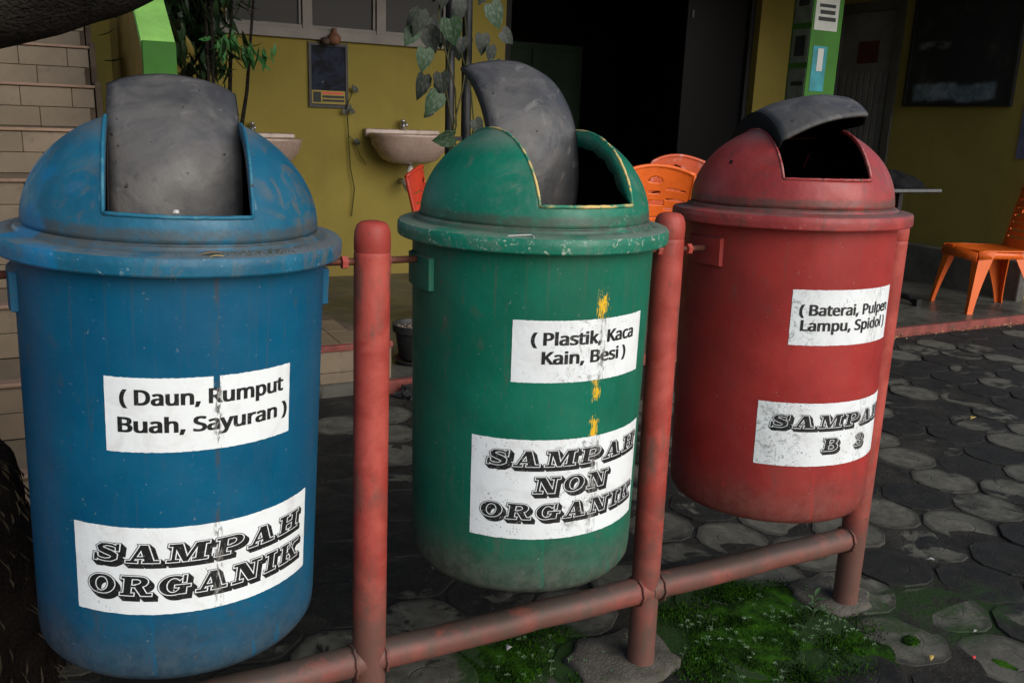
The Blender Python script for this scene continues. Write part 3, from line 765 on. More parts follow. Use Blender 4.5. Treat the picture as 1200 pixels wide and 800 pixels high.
make_bin('litter_bin', (.63, -.0022, .9958), .0038, -.0013, 0, (M['green'], M['green_lid'], M['green_edge']),
    'green domed litter bin with SAMPAH NON ORGANIK sticker between the two tall red posts', 'litter bin',
    [(1, -35.5, 33.6, Z - .2235, Z - .1150, [('f', '( Plastik, Kaca', -27.2, 26.6, Z - .1570, .0270), ('f', 'Kain, Besi )', -22.3, 21.3, Z - .1900, .0270)],
      'upper white sticker reading ( Plastik, Kaca Kain, Besi )', 3),
     (1, -52.8, 42.0, Z - .5150, Z - .3270, [('s', 'SAMPAH', -45.0, 40.0, Z - .3760, .0285), ('s', 'NON', -23.0, 17.0, Z - .4260, .0300), ('s', 'ORGANIK', -47.6, 40.0, Z - .4760, .0290)],
      'lower white sticker reading SAMPAH NON ORGANIK', 4)],
    dict(w=.086, re=.204, crown=.018, t1=12, t2=125, yc=.195, zc=.100, seed=4), seed=2)
make_bin('litter_bin', (1.2720, .0035, 1.0122), -.0262, -.0040, -22, (M['red'], M['red_lid'], M['red_edge']),
    'red domed litter bin with SAMPAH B 3 sticker and dark flap lying over its slot', 'litter bin',
    [(2, -38.8, 30.0, Z - .2340, Z - .1205, [('f', '( Baterai, Pulpen', -34.6, 26.5, Z - .1720, .0270), ('f', 'Lampu, Spidol )', -33.4, 24.5, Z - .2035, .0270)],
      'upper white sticker reading ( Baterai, Pulpen Lampu, Spidol )', 5),
     (2, -51.2, 42.0, Z - .4930, Z - .3560, [('s', 'SAMPAH', -44.0, 38.0, Z - .4090, .0270), ('s', 'B 3', -15.0, 18.0, Z - .4600, .0275)],
      'lower white sticker reading SAMPAH B 3', 6)],
    dict(w=.086, re=.240, crown=.017, t1=37, t2=-62, yc=.0, zc=.004, twist=18, seed=8), seed=3, zn=.058, flange=.006, lip=.078)

def puncture(bin_o, co, no, size):
    q = Vector(no).normalized(); a_ = q.orthogonal().normalized(); b_ = q.cross(a_); inv = bin_o.matrix_world.inverted(); P = []
    for i in range(11):
        t_ = 2 * PI * i / 11; k = size * (1 + .35 * math.sin(i * 2.4)); P.append(inv @ (Vector(co) + q * .0009 + a_ * math.cos(t_) * k + b_ * math.sin(t_) * k * .75))
    o = obj('puncture', P, [tuple(range(11))], M['inner'], bin_o); return o
bpy.context.view_layer.update()
puncture(bpy.data.objects['litter_bin.002'], (1.0879, -.0062, 1.1344), (-.81, -.053, .584), .0055)
# ------------------------------------------------------------------ red pipe rack
rack = empty('bin_rack', (.63, -.015, 0), 'red painted pipe rack whose posts and low rail carry the three domed bins', 'rack')
off = Vector((-.63, .015, 0))
def W2(p): return Vector(p) + off
def post(x, tx, ty, top, name='post'):
    m = MB(); rr = .0315
    Mx = Matrix.Translation(W2((x, -.015, 0))) @ tiltm(tx, ty)
    prof = [(rr, -.02), (rr, .3), (rr, .6), (rr, top - .062), (rr, top - .055), (rr * .96, top - .0525), (rr * 1.0, top - .050), (rr * 1.0, top - .03), (rr * .97, top - .018), (rr * .86, top - .008), (rr * .66, top - .002), (rr * .35, top), (.0005, top)]
    m.lathe(prof, 40, M=Mx)
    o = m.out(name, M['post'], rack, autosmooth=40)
    for w_ in o.data.vertices:
        w_.co += Vector((mnoise.noise(w_.co * 7), mnoise.noise(w_.co * 7 + Vector((9, 0, 0))), 0)) * .0012
    return o
post(-.345, 0, .0, 1.03); post(.302, .0002, .0105, 1.028); post(.9518, -.0167, -.0027, 1.032); post(1.6039, .0079, -.019, 1.015)
RZ = .192
def rail(xa, xb):
    m = MB(); n_ = 14
    m.tube([W2((xa + (xb - xa) * i / n_, -.016 + .0015 * math.sin(i), RZ + .001 * math.sin(i * 1.7))) for i in range(n_ + 1)], .0295, 28)
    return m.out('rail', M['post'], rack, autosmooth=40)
def bead(x, z, ring='x'):
    m = MB(); P = []
    for i in range(29):
        a = 2 * PI * i / 28; k = .0315 + .0006 * math.sin(i * 2.3); P.append(W2((x + (.0012 * math.sin(i * 1.9)), -.016 + k * math.cos(a), z + k * math.sin(a))))
    m.tube(P, [.0034 + .0007 * math.sin(i * 3.1) for i in range(29)], 7, cap=False); m.out('weld_bead', M['post'], rack, True)
for x in (.302 - .030, .302 + .030, .954 - .030, .954 + .030, 1.603 - .030): bead(x, RZ)
rail(-.345, .300); rail(.300, .955); rail(.955, 1.603)
for x, sg in ((-.345, 1), (.302, -1), (.302, 1), (.953, -1), (.953, 1), (1.603, -1)):
    cx = {(-.345, 1): 0, (.302, -1): 0, (.302, 1): .63, (.953, -1): .63, (.953, 1): 1.2766, (1.603, -1): 1.2766}[(x, sg)]
    xe = cx + (.222 if cx < x else -.222)
    m = MB(); a = W2((x, -.012, .958)); b = W2((xe, -.004, .958)); m.tube([a, b], .0062, 12)
    m.out('pivot_rod', M['rust'], rack, True)
    m = MB(); d = 1 if xe > x else -1
    m.tube([a + Vector((d * .033, 0, 0)), a + Vector((d * .043, 0, 0))], .0115, 6); m.out('nut', M['post'], rack)
def footing(x, y, rx, ry, seed, h=.012):
    rng = random.Random(seed); pts = []
    n_ = 22
    for i in range(n_):
        a = 2 * PI * i / n_; k = rng.uniform(.86, 1.1); pts.append((x + rx * k * math.copysign(abs(math.cos(a)) ** .75, math.cos(a)), y + ry * k * math.copysign(abs(math.sin(a)) ** .75, math.sin(a))))
    m = MB(); vs = []
    for sc, z in ((1.02, -.02), (1.0, h * .5), (.93, h), (.5, h * 1.15), (.05, h * 1.2)):
        for px, py in pts: vs.append(W2((x + (px - x) * sc, y + (py - y) * sc, z + rng.uniform(-.0015, .0015))))
    fs = [(j * n_ + i, j * n_ + (i + 1) % n_, (j + 1) * n_ + (i + 1) % n_, (j + 1) * n_ + i) for j in range(4) for i in range(n_)] + [tuple(range(4 * n_, 5 * n_))]
    m.add(vs, fs); return m.out('footing', M['concrete'], rack, True)
footing(-.345, -.015, .13, .11, 1); footing(.302, -.015, .12, .1, 2); footing(.93, .02, .13, .10, 3); footing(1.60, .03, .105, .09, 4)

# ------------------------------------------------------------------ debris lying on the brims
def leaf_verts(l, w, fold=.2, curl=.1, n=5):
    vs = []; fs = []
    for i in range(n + 1):
        q = i / n; ww = w * math.sin(PI * min(1, q * 1.02)) ** .8 * (1 - .25 * q); z = curl * l * math.sin(q * PI)
        vs += [(q * l, -ww, z + fold * ww), (q * l, 0, z), (q * l, ww, z + fold * ww)]
    for i in range(n): b = i * 3; fs += [(b, b + 3, b + 4, b + 1), (b + 1, b + 4, b + 5, b + 2)]
    return vs, fs
def scrap(name, loc, rz, l, w, mat, label, cat, curl=.15, group=None):
    vs, fs = leaf_verts(l, w, .3, curl); o = obj(name, vs, fs, mat, None, True, loc=loc); o.rotation_euler = (0, 0, rz); solid(o, .0006, 0)
    return tag(o, label, cat, group)
BR = [Matrix.Translation((0, -.0013, .9926)) @ tiltm(.027, .0342), Matrix.Translation((.63, -.0022, .9958)) @ tiltm(.0038, -.0013)]
def on_brim(k, deg, r_, dz=0.0):
    z = .0245 + (.2465 - r_) / (.2465 - .2235) * .0035
    return BR[k] @ Vector((r_ * math.sin(R(deg)), -r_ * math.cos(R(deg)), z + dz))
scrap('dry_leaf', on_brim(0, 0, .240, .0025), R(14), .034, .0034, M['drybrown'], 'thin brown dry leaf lying on the blue bin brim', 'leaf', .05)
scrap('dry_leaf', on_brim(0, 3, .246, .002), R(3), .018, .0022, M['dryleaf'], 'small yellow leaf lying on the blue bin brim', 'leaf', .05)
m = MB(); random.seed(5)
for i in range(150):
    p = on_brim(0, random.gauss(16, 11), random.uniform(.223, .243)); q = random.uniform(.0006, .0014)
    m.add([p + Vector((-q, 0, 0)), p + Vector((q, -q, 0)), p + Vector((q * .5, q, 0)), p + Vector((0, 0, q * 1.3))], [(0, 1, 3), (1, 2, 3), (2, 0, 3), (0, 2, 1)])
tag(m.out('crumbs', M['stem']), 'scatter of dark plant crumbs on the blue bin brim', 'crumbs', kind='stuff')
m = MB(); m.tube([on_brim(1, -38, .243, .001), on_brim(1, -34, .240, .002), on_brim(1, -29, .236, .0025), on_brim(1, -28, .2455, .001)], .0011, 6)
tag(m.out('wire_scrap', M['white']), 'bent white wire scrap on the green bin brim', 'scrap')
m = MB(); m.lathe([(.0005, 0), (.0042, .0015), (.0036, .005), (.0005, .006)], 7, c=(-.022, -.214, .9926 + .072))
tag(m.out('pebble', M['white']), 'tiny pale pebble stuck on the blue lid under the slot', 'pebble')

# ------------------------------------------------------------------ moss, weeds and small litter on the paving
random.seed(21)
m = MB()
def inmoss(x, y):
    def bl(cx, cy, rx, ry): return max(0, 1 - math.hypot((x - cx) / rx, (y - cy) / ry))
    return max(bl(1.30, -.03, .34, .27), bl(.72, .12, .17, .18) * .75, bl(1.62, -.21, .025, .02) * 6)
cnt = 0
while cnt < 16000:
    x, y = random.uniform(.5, 2.2), random.uniform(-.42, .35)
    p = inmoss(x, y) * (.6 + 3.0 * mnoise.noise(Vector((x * 9, y * 9, 2))))
    if random.random() > p * 1.3: cnt += .02; continue
    hgt = random.uniform(.003, .009); a = random.uniform(0, 6.3); q = .0026; lx, ly = random.uniform(-.003, .003), random.uniform(-.003, .003)
    m.add([(x - q * math.cos(a), y - q * math.sin(a), .0), (x + q * math.cos(a), y + q * math.sin(a), .0), (x + lx, y + ly, hgt)], [(0, 1, 2)]); cnt += 1
GX, GY = 220, 110
vs = []
for j in range(GY):
    for i in range(GX):
        x = .48 + 1.45 * i / (GX - 1); y = -.46 + .80 * j / (GY - 1); q = inmoss(x, y)
        n1 = mnoise.noise(Vector((x * 7, y * 7, 4))); n2 = mnoise.noise(Vector((x * 60, y * 60, 1))); n3 = mnoise.noise(Vector((x * 22, y * 22, 1)))
        vs.append((x, y, -.012 + min(.0160, .021 * q + .013 * n1 + .007 * n3) + .0016 * n2 + .001 * mnoise.noise(Vector((x * 170, y * 170, 1)))))
m.add(vs, [(j * GX + i, j * GX + i + 1, (j + 1) * GX + i + 1, (j + 1) * GX + i) for j in range(GY - 1) for i in range(GX - 1)])
tag(m.out('moss', M['moss'], None, True), 'bright green moss between the pavers under the red rack', 'moss', kind='stuff')
m = MB()
for i in range(330):
    if i < 240: x, y = random.gauss(1.28, .17), random.gauss(-.05, .09)
    elif i < 285: x, y = random.gauss(1.5, .03), random.gauss(-.02, .05)
    else: x, y = random.gauss(.75, .09), random.gauss(.08, .07)
    if y > .1 and x > 1.1: y = .02
    if mnoise.noise(Vector((x * 17, y * 17, 9))) < -.02: continue
    hh = random.uniform(.009, .018)
    nl = random.choice((3, 4, 5)); a0 = random.uniform(0, 6.3)
    for k in range(nl):
        a = a0 + 2 * PI * k / nl; l_ = random.uniform(.0025, .0055); c_, s2 = math.cos(a), math.sin(a)
        m.add([(x, y, hh), (x + c_ * l_ - s2 * l_ * .5, y + s2 * l_ + c_ * l_ * .5, hh + .002), (x + c_ * l_ * 1.6, y + s2 * l_ * 1.6, hh), (x + c_ * l_ + s2 * l_ * .5, y + s2 * l_ - c_ * l_ * .5, hh + .002)], [(0, 1, 2, 3)])
    m.add([(x - .0006, y, -.004), (x + .0006, y, -.004), (x, y, hh)], [(0, 1, 2)])
tag(m.out('weeds', M['weed']), 'tiny pale clover weeds growing in the moss patch', 'weeds', kind='stuff')
pw = empty('weed_plant', (1.47, -.035, 0), 'taller leafy weed beside the short red post footing', 'weed')
m = MB(); m.tube([(0, 0, -.005), (.004, .002, .03), (0, .004, .062)], .0012, 6); m.out('stem', M['stem'], pw)
for k in range(9):
    vs, fs = leaf_verts(.022 + .006 * (k % 3), .006, .25, .15, 4)
    o = obj('leaf', vs, fs, M['weed'], pw, True, loc=(.001, .002, .012 + .006 * k)); o.rotation_euler = (0, R(-25), k * 2.4)
L4 = [('paper_scrap', (.69, .15, .004), .3, .016, .009, 'white', 'crumpled white scrap on the paving below the green bin', 'scrap', .5),
      ('paper_scrap', (2.04, .05, .003), 2.6, .022, .005, 'white', 'white scrap on dark pavers to the right of the red rack', 'scrap', .2),
      ('paper_scrap', (1.80, -.25, .003), .1, .013, .004, 'white', 'small white scrap near the mossy joints at the lower right', 'scrap', .2),
      ('red_petal', (1.69, -.33, .004), .8, .014, .005, 'redscrap', 'tiny red petal on a pale round paver', 'petal', .3),
      ('dry_leaf', (1.59, -.29, .003), .6, .026, .006, 'dryleaf', 'pale yellow leaf on the mossy pavers near the bottom edge', 'leaf', .2),
      ('dry_leaf', (3.34, .88, .004), .2, .040, .013, 'dryleaf', 'bright yellow leaf on the pavers far right of the bins', 'leaf', .2)]
for nm, lc, rz, l_, w_, mt, lb, ct, cu in L4: scrap(nm, lc, rz, l_, w_, M[mt], lb, ct, cu)

# ------------------------------------------------------------------ terrace, kerb, landing, stairs
TZ = .05
m = MB(); m.poly_prism([(-.2, 2.17), (9, 2.17), (9, 5.4), (-.2, 5.4)], -.05, TZ); tag(m.out('terrace_floor', M['floor']), kind='structure')
m = MB(); m.box(1.0, 9, 2.135, 2.1695, -.03, TZ + .004, bev=.004); tag(m.out('terrace_kerb', M['kerbpaint']), kind='structure')
m = MB(); random.seed(3)
for i in range(700):
    x = random.uniform(1.2, 8.5); y = 2.13 - abs(random.gauss(0, .03)); l_ = random.uniform(.008, .03); a = random.uniform(0, 6.3); z = random.uniform(.003, .012)
    m.add([(x, y, z), (x + l_ * math.cos(a), y + l_ * math.sin(a) * .5, z + .004), (x + l_ * .5 * math.cos(a + 1), y + l_ * .4 * math.sin(a + 1), z + .008)], [(0, 1, 2)])
tag(m.out('leaf_debris', M['drybrown']), 'dry leaf debris swept against the terrace kerb', 'debris', kind='stuff')
# landing
land = empty('landing_step', (.6, 2.2, 0), 'cream tiled landing step with a pink edge beside the staircase', 'step')
LZ = .22
m = MB(); m.poly_prism([(-.40, .012), (.53, .012), (.46, .36), (.39, .73), (.25, 1.0), (-.40, 1.2)], -.03, LZ - .006); m.out('core', M['grout'], land)
def tiles(parent, x0, x1, y, z0, z1, tw, th, gap, mat, t=.008, face='y', joff=0.0):
    """riser tiles facing -y in parent space, each an object"""
    src = None; nz = max(1, round((z1 - z0) / th)); hz = (z1 - z0) / nz; out = []
    for j in range(nz):
        x = x0 - (joff if j % 2 else 0)
        while x < x1 - .02:
            a = max(x, x0); b = min(x + tw, x1)
            if b - a > .02:
                m = MB(); m.box(a + gap, b - gap, y - t - .0015 * random.random(), y, z0 + hz * j + gap, z0 + hz * (j + 1) - gap, bev=.0015)
                out.append(m.out('tile', mat, parent))
            x += tw
    return out
tiles(land, -.40, .53, .012, .0, LZ - .026, .2, .1, .0015, M['tile'])
m = MB(); m.box(-.40, .535, -.004, .03, LZ - .026, LZ + .001, bev=.004); m.out('edge_strip', M['kerbpaint'], land)
for j in range(4):
    for i in range(4):
        x0, y0 = -.40 + .235 * i, .034 + .235 * j
        x1 = x0 + .231; lim = .53 - (y0 + .23) * .25
        if x1 > lim + .06: x1 = lim
        if x1 - x0 < .04: continue
        m = MB(); m.box(x0, x1, y0, y0 + .231, LZ - .006, LZ, bev=.001); m.out('tile', M['tile'], land)
# stairs
st = empty('staircase', (-.45, 1.2, 0), 'cream tiled outdoor staircase rising behind the blue bin', 'staircase')
RISE, TREAD = .182, .30
for k in range(9):
    y = TREAD * k; zb_ = RISE * k + .012; zt = zb_ + RISE
    m = MB(); m.box(-.75, .47, y + .010, y + TREAD + .012, zb_ if k else -.03, zt - .004); m.out('core', M['grout'], st)
    tiles(st, -.75, .47, y + .010, zb_, zt - .014, .2, .09, .0012, M['tile'], joff=.07)
    m = MB(); m.box(-.75, .475, y - .012, y + .045, zt - .013, zt, bev=.003); m.out('nosing', M['nosing'], st)
    x = -.75
    while x < .40:
        m = MB(); m.box(x + .001, x + .199, y + .047, y + TREAD - .002, zt - .004, zt - .001); m.out('tile', M['tile'], st); x += .2
    m = MB(); m.box(.4755, .500, y - .01, y + TREAD - .012, -.03, zt + .015); m.out('skirting', M['ochre'] if False else M['grout'], st)
bal = empty('balustrade', (.245, 2.5, 0), 'ochre stair balustrade with a lime green cap and end face', 'balustrade')
def sloped(x0, x1, y0, y1, za, zb_, zc_, zd_):
    v = [(x0, y0, za), (x1, y0, za), (x1, y0, zb_), (x0, y0, zb_), (x0, y1, zc_), (x1, y1, zc_), (x1, y1, zd_), (x0, y1, zd_)]
    return v, [(0, 1, 2, 3), (5, 4, 7, 6), (1, 5, 6, 2), (4, 0, 3, 7), (3, 2, 6, 7), (0, 4, 5, 1)]
m = MB(); m.add(*sloped(-.057, .062, .006, 2.0, -.03, 1.42, -.03, 2.62)); m.out('wall', M['ochre'], bal)
m = MB(); m.box(-.062, .066, -.030, .0055, -.03, 1.458, bev=.004); m.out('end_face', M['lime'], bal)
m = MB(); m.add(*sloped(-.062, .066, .006, 2.02, 1.421, 1.462, 2.622, 2.67)); m.out('cap', M['lime_top'], bal)

# ------------------------------------------------------------------ the building
house = empty('school_building', (3, 4.8, 0), 'yellow walled building with a row of dark windows and a wide dark doorway', 'building')
H_ = lambda p: (p[0] - 3, p[1] - 4.8, p[2])
def hb(name, x0, x1, y0, y1, z0, z1, mat, bev=0, parent=house):
    m = MB(); m.box(x0 - 3, x1 - 3, y0 - 4.8, y1 - 4.8, z0, z1, bev=bev); return m.out(name, mat, parent)
WT = 3.0
hb('wall', -1.2, 2.94, 4.8, 4.95, -.03, 1.735, M['yellow'])
hb('wall', -1.2, .90, 4.8, 4.95, 1.735, WT, M['yellow']); hb('wall', 2.50, 2.94, 4.8, 4.95, 1.735, WT, M['yellow'])
hb('wall', 5.36, 5.74, 4.74, 4.95, -.03, WT, M['yellow'])
hb('wall', 2.94, 5.36, 4.8, 4.95, 2.75, WT, M['yellow']); hb('wall', .90, 2.50, 4.8, 4.95, 2.75, WT, M['yellow'])
# sill beam and windows
hb('window_sill', .86, 2.52, 4.76, 4.80, 1.690, 1.755, M['frame_w'], .003)
src = None
for i, (a, b) in enumerate(((.90, 1.43), (1.43, 1.95), (1.95, 2.48))):
    wf = empty('window'); wf.parent = house; wf.location = (a - 3, 0, 1.755)
    w_ = b - a
    m = MB(); m.box(0.0, .035, -.03, .04, 0, .99); m.box(w_ - .030, w_ + .0, -.03, .04, 0, .99); m.box(.035, w_ - .03, -.02, .035, 0, .025); m.out('frame', M['frame_w'], wf)
    m = MB(); m.box(.035, w_ - .03, .008, .014, .025, .99); m.out('pane', M['glass_dark'], wf)
    m = MB(); m.box(w_ - .052, w_ - .036, -.012, .004, .03, .9); m.out('sash', M['frame_w'], wf)
# right side: panel beside the column, side wall with door and picture
hb('dark_panel', 5.74, 6.15, 4.84, 4.90, 1.70, WT, M['glass_dark']); hb('low_panel', 5.74, 6.15, 4.82, 4.90, -.03, 1.698, M['doorframe'])
hb('side_wall', 6.15, 6.3, 2.55, 3.90, -.03, WT, M['yellow']); hb('side_wall', 6.15, 6.3, 4.62, 4.8, -.03, WT, M['yellow']); hb('side_wall', 6.15, 6.3, 3.90, 4.62, 2.30, WT, M['yellow'])
hb('plinth', 6.06, 6.148, 2.50, 3.86, -.03, .345, M['plinth'], .01)
d = empty('door'); d.parent = house; d.location = (6.15 - 3, 4.26 - 4.8, 0)
m = MB(); m.box(-.02, .05, -.36, -.29, TZ, 2.30); m.box(-.02, .05, .29, .36, TZ, 2.30); m.box(-.02, .05, -.29, .29, 2.22, 2.30); m.out('frame', M['doorframe'], d)
m = MB(); m.box(.012, .04, -.288, .288, TZ, 2.219); m.out('leaf', M['door'], d)
for k in range(8):
    m = MB(); y = -.26 + .065 * k; m.box(.0, .0118, y + .006, y + .059, .15, 1.72 if k % 2 == 0 else 1.72, bev=.004); m.out('board', M['door'], d)
m = MB(); m.box(.004, .0115, -.12, .10, 1.80, 1.98, bev=.002); m.out('sign_plate', simple('dull_red_plate', (.06, .012, .01, 1), .7), d)
# room behind the wide doorway
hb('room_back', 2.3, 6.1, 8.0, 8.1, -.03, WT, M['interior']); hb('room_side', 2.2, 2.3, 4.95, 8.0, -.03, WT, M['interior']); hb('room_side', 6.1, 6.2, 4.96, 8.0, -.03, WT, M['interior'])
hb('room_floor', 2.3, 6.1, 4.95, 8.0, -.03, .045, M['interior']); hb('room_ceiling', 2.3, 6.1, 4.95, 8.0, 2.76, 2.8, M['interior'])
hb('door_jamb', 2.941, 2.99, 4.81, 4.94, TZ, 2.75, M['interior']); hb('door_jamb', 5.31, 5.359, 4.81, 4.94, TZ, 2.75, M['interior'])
dl = empty('door'); dl.parent = house; dl.location = (4.66 - 3, 0, 0)
m = MB(); m.box(0, .65, .05, .085, TZ, 2.74); m.out('leaf', M['glass_dark'], dl)
m = MB(); m.box(.04, .06, .038, .0495, 2.10, 2.16, bev=.003); m.out('latch', M['alu'], dl)
cb = empty('cupboard', (4.0, 6.4, .045), 'dark green cupboard standing inside the dark room', 'cupboard')
m = MB(); m.box(-.6, .6, 0, .5, 0, 1.9, bev=.01); m.out('carcass', M['dark_green'], cb)
for s2 in (-1, 1):
    m = MB(); m.box(min(s2 * .02, s2 * .57), max(s2 * .02, s2 * .57), -.02, -.001, .06, 1.84, bev=.006); m.out('door', M['dark_green'], cb)
# roof and beams, unseen, added to keep terrace and walls dark
hb('shade_roof', 1.6, 7.4, 2.2, 8.2, WT, WT + .08, M['shade_roof']); hb('shade_roof', -1.4, 1.6, 2.2, 5.6, WT, WT + .08, M['shade_roof'])
hb('shade_beam', 1.6, 7.4, 2.2, 2.35, WT - .30, WT, M['shade_roof']); hb('shade_beam', -1.4, 1.598, 2.2, 2.35, WT - .30, WT, M['shade_roof'])

# pillar with notices
pil = empty('notice_pillar', (4.98, 3.7, 0), 'square lime green pillar covered in small paper notices', 'pillar')
m = MB(); m.box(-.15, .15, -.10, .10, TZ, WT - .001, bev=.004); m.out('shaft', M['lime'], pil)
def notice(face, a0, a1, z0, z1, mat, lines, parent=pil, ink=None):
    m = MB(); ml = MB()
    if face == 'y':
        m.box(a0, a1, -.103, -.1005, z0, z1)
        for (b0, b1, c0, c1) in lines: ml.box(a0 + (a1 - a0) * b0, a0 + (a1 - a0) * b1, -.1038, -.1032, z0 + (z1 - z0) * c0, z0 + (z1 - z0) * c1)
    else:
        m.box(-.153, -.1505, a0, a1, z0, z1)
        for (b0, b1, c0, c1) in lines: ml.box(-.1538, -.1532, a0 + (a1 - a0) * b0, a0 + (a1 - a0) * b1, z0 + (z1 - z0) * c0, z0 + (z1 - z0) * c1)
    o = m.out('notice', mat, parent)
    if lines: ml.out('print', ink or M['ink'], o)
notice('y', -.13, .10, 1.93, 2.40, M['paper'], [(.15, .9, .14, .2), (.2, .85, .24, .30), (.15, .85, .34, .39), (.3, .7, .5, .9)])
notice('y', -.11, .03, 1.50, 1.82, M['cyan'], [(.35, .75, .45, .95)], ink=M['paper'])
notice('x', -.09, .08, 2.25, 2.55, M['paper_dim'], [(.2, .8, .3, .6)]); notice('x', -.09, .08, 1.98, 2.22, M['paper_dim'], [(.2, .8, .5, .7)])
notice('x', -.09, .08, 1.70, 1.94, M['paper_dim'], [(.2, .8, .2, .8)]); notice('x', -.09, .08, 1.35, 1.66, M['paper_dim'], [(.1, .8, .6, .7)])

# big dark picture on the side wall
def mat_picture():
    n = NT('dark_landscape_print'); v = n.coord(); x, y, z = n.xyz(v)[:3]
    c = n.mix(n.noise(v, 5, 5, .6, 0, .5, .75), (.012, .013, .014, 1), (.035, .035, .03, 1))
    hh = n.math('ADD', z, n.math('MULTIPLY', n.noise(n.comb(0, y, 0), 4, 4, .6), .12))
    c = n.mix(n.mul(n.band(hh, .085, .21, .02), n.band(y, -.33, .38, .03)), c, n.mix(n.noise(v, 9, 5, .7, .5, .4, .6), (.07, .10, .12, 1), (.16, .19, .21, 1)))
    c = n.mix(n.mul(n.band(z, .42, .47, .02), n.band(y, .12, .38, .05), n.noise(v, 12, 4, .6, 0, .4, .6)), c, (.12, .12, .11, 1))
    return n.out(c, .5, .3)
pic = empty('wall_picture', (6.148, 3.32, 1.46), 'large dark landscape picture hanging on the yellow side wall', 'picture')
m = MB(); m.box(-.022, -.002, -.45, .45, .0, .95); m.out('print', mat_picture(), pic)
m = MB(); m.box(-.032, -.001, -.475, -.4505, -.02, .97); m.box(-.032, -.001, .4505, .475, -.02, .97); m.box(-.032, -.001, -.45, .45, -.02, -.001); m.box(-.032, -.001, -.45, .45, .951, .97); m.out('frame', M['black'], pic)
strip = empty('wall_notice', (6.148, 2.73, 1.02), 'pale blue notice at the right edge of the yellow side wall', 'notice')
m = MB(); m.box(-.006, -.001, -.07, .02, .05, .45); m.out('sheet', simple('pale_blue_sheet', (.10, .11, .17, 1), .7), strip)

# framed advert on the left wall with pot lamp
def mat_poster():
    n = NT('navy_poster_print'); v = n.coord(); x, y, z = n.xyz(v)[:3]
    c = n.mix(n.noise(v, 10, 4, .6, .8, .4, .62), (.006, .007, .011, 1), (.016, .022, .045, 1))
    spots = n.mul(n.ramp(n.voro(n.scale(v, (1, 0, 1)), 13), .28, .2), n.band(x, -.10, -.02, .02), n.band(z, .13, .36, .02))
    c = n.mix(n.mul(spots, .8), c, (.20, .21, .22, 1))
    return n.out(c, .6, .1)
po = empty('framed_poster', (1.575, 4.797, 1.245), 'small framed navy poster with a yellow footer between window and sink', 'poster')
m = MB(); m.box(-.12, .12, -.010, -.004, .02, .41); m.out('print', mat_poster(), po)
m = MB(); m.box(-.118, .118, -.0125, -.0105, .025, .115)
ft = m.out('footer', simple('yellow_poster_footer', (.26, .20, .03, 1), .6), po)
m = MB(); m.box(-.11, -.055, -.0135, -.0128, .035, .105)
for i in range(2): m.box(-.045, .11, -.0135, -.0128, .040 + .026 * i, .056 + .026 * i)
m.out('print', M['ink'], ft)
m = MB(); m.box(-.045, .10, -.0135, -.0128, .092, .104); m.out('print', M['redscrap'], ft)
m = MB(); m.box(-.138, -.1205, -.018, 0, 0, .43); m.box(.1205, .138, -.018, 0, 0, .43); m.box(-.12, .12, -.018, 0, 0, .0195); m.box(-.12, .12, -.018, 0, .4105, .43); m.out('frame', M['black'], po)
jar = empty('hanging_clay_pot', (1.605, 4.735, 1.665), 'little brown clay pot hanging over the framed poster', 'pot')
m = MB(); m.lathe([(.001, 0), (.035, .002), (.045, .03), (.04, .055), (.018, .075), (.016, .1), (.02, .105), (.012, .105), (.010, .08), (.001, .03)], 20); m.out('jar', simple('brown_clay', (.16, .07, .04, 1), .7), jar, True)
m = MB(); m.lathe([(.001, 0), (.03, .002), (.036, .025), (.03, .045), (.001, .05)], 16, c=(-.055, .01, -.005)); m.out('side_jar', simple('dark_clay', (.06, .04, .03, 1), .7), jar, True)
tr = empty('trailing_vine', (1.70, 4.77, 1.24), 'thin trailing vine hanging down the wall from the framed poster', 'vine')
m = MB(); m.tube([(0, 0, .02), (.01, 0, -.2), (.02, 0, -.4), (.05, 0, -.55), (.03, .01, -.75)], .004, 6); m.tube([(.01, 0, -.18), (.05, -.01, -.22), (.09, -.01, -.32), (.14, 0, -.38)], .003, 6)
m.tube([(0, 0, .02), (.03, -.01, .1), (.04, -.01, .17)], .003, 6); m.out('stem', M['stem'], tr)
for k, (x, z, rz, l_) in enumerate([(0, -.02, -1.2, .06), (.05, -.20, .9, .055), (.03, .16, .7, .065), (.01, .0, .5, .05), (-.01, -.04, -2.0, .05), (.045, .12, -.6, .04)]):
    vs, fs = leaf_verts(l_, .02, .2, .1); o = obj('leaf', [(a, -c, b) for a, b, c in vs], fs, M['vine_dark'], tr, True, loc=(x, -.012, z)); o.rotation_euler = (0, rz, 0)

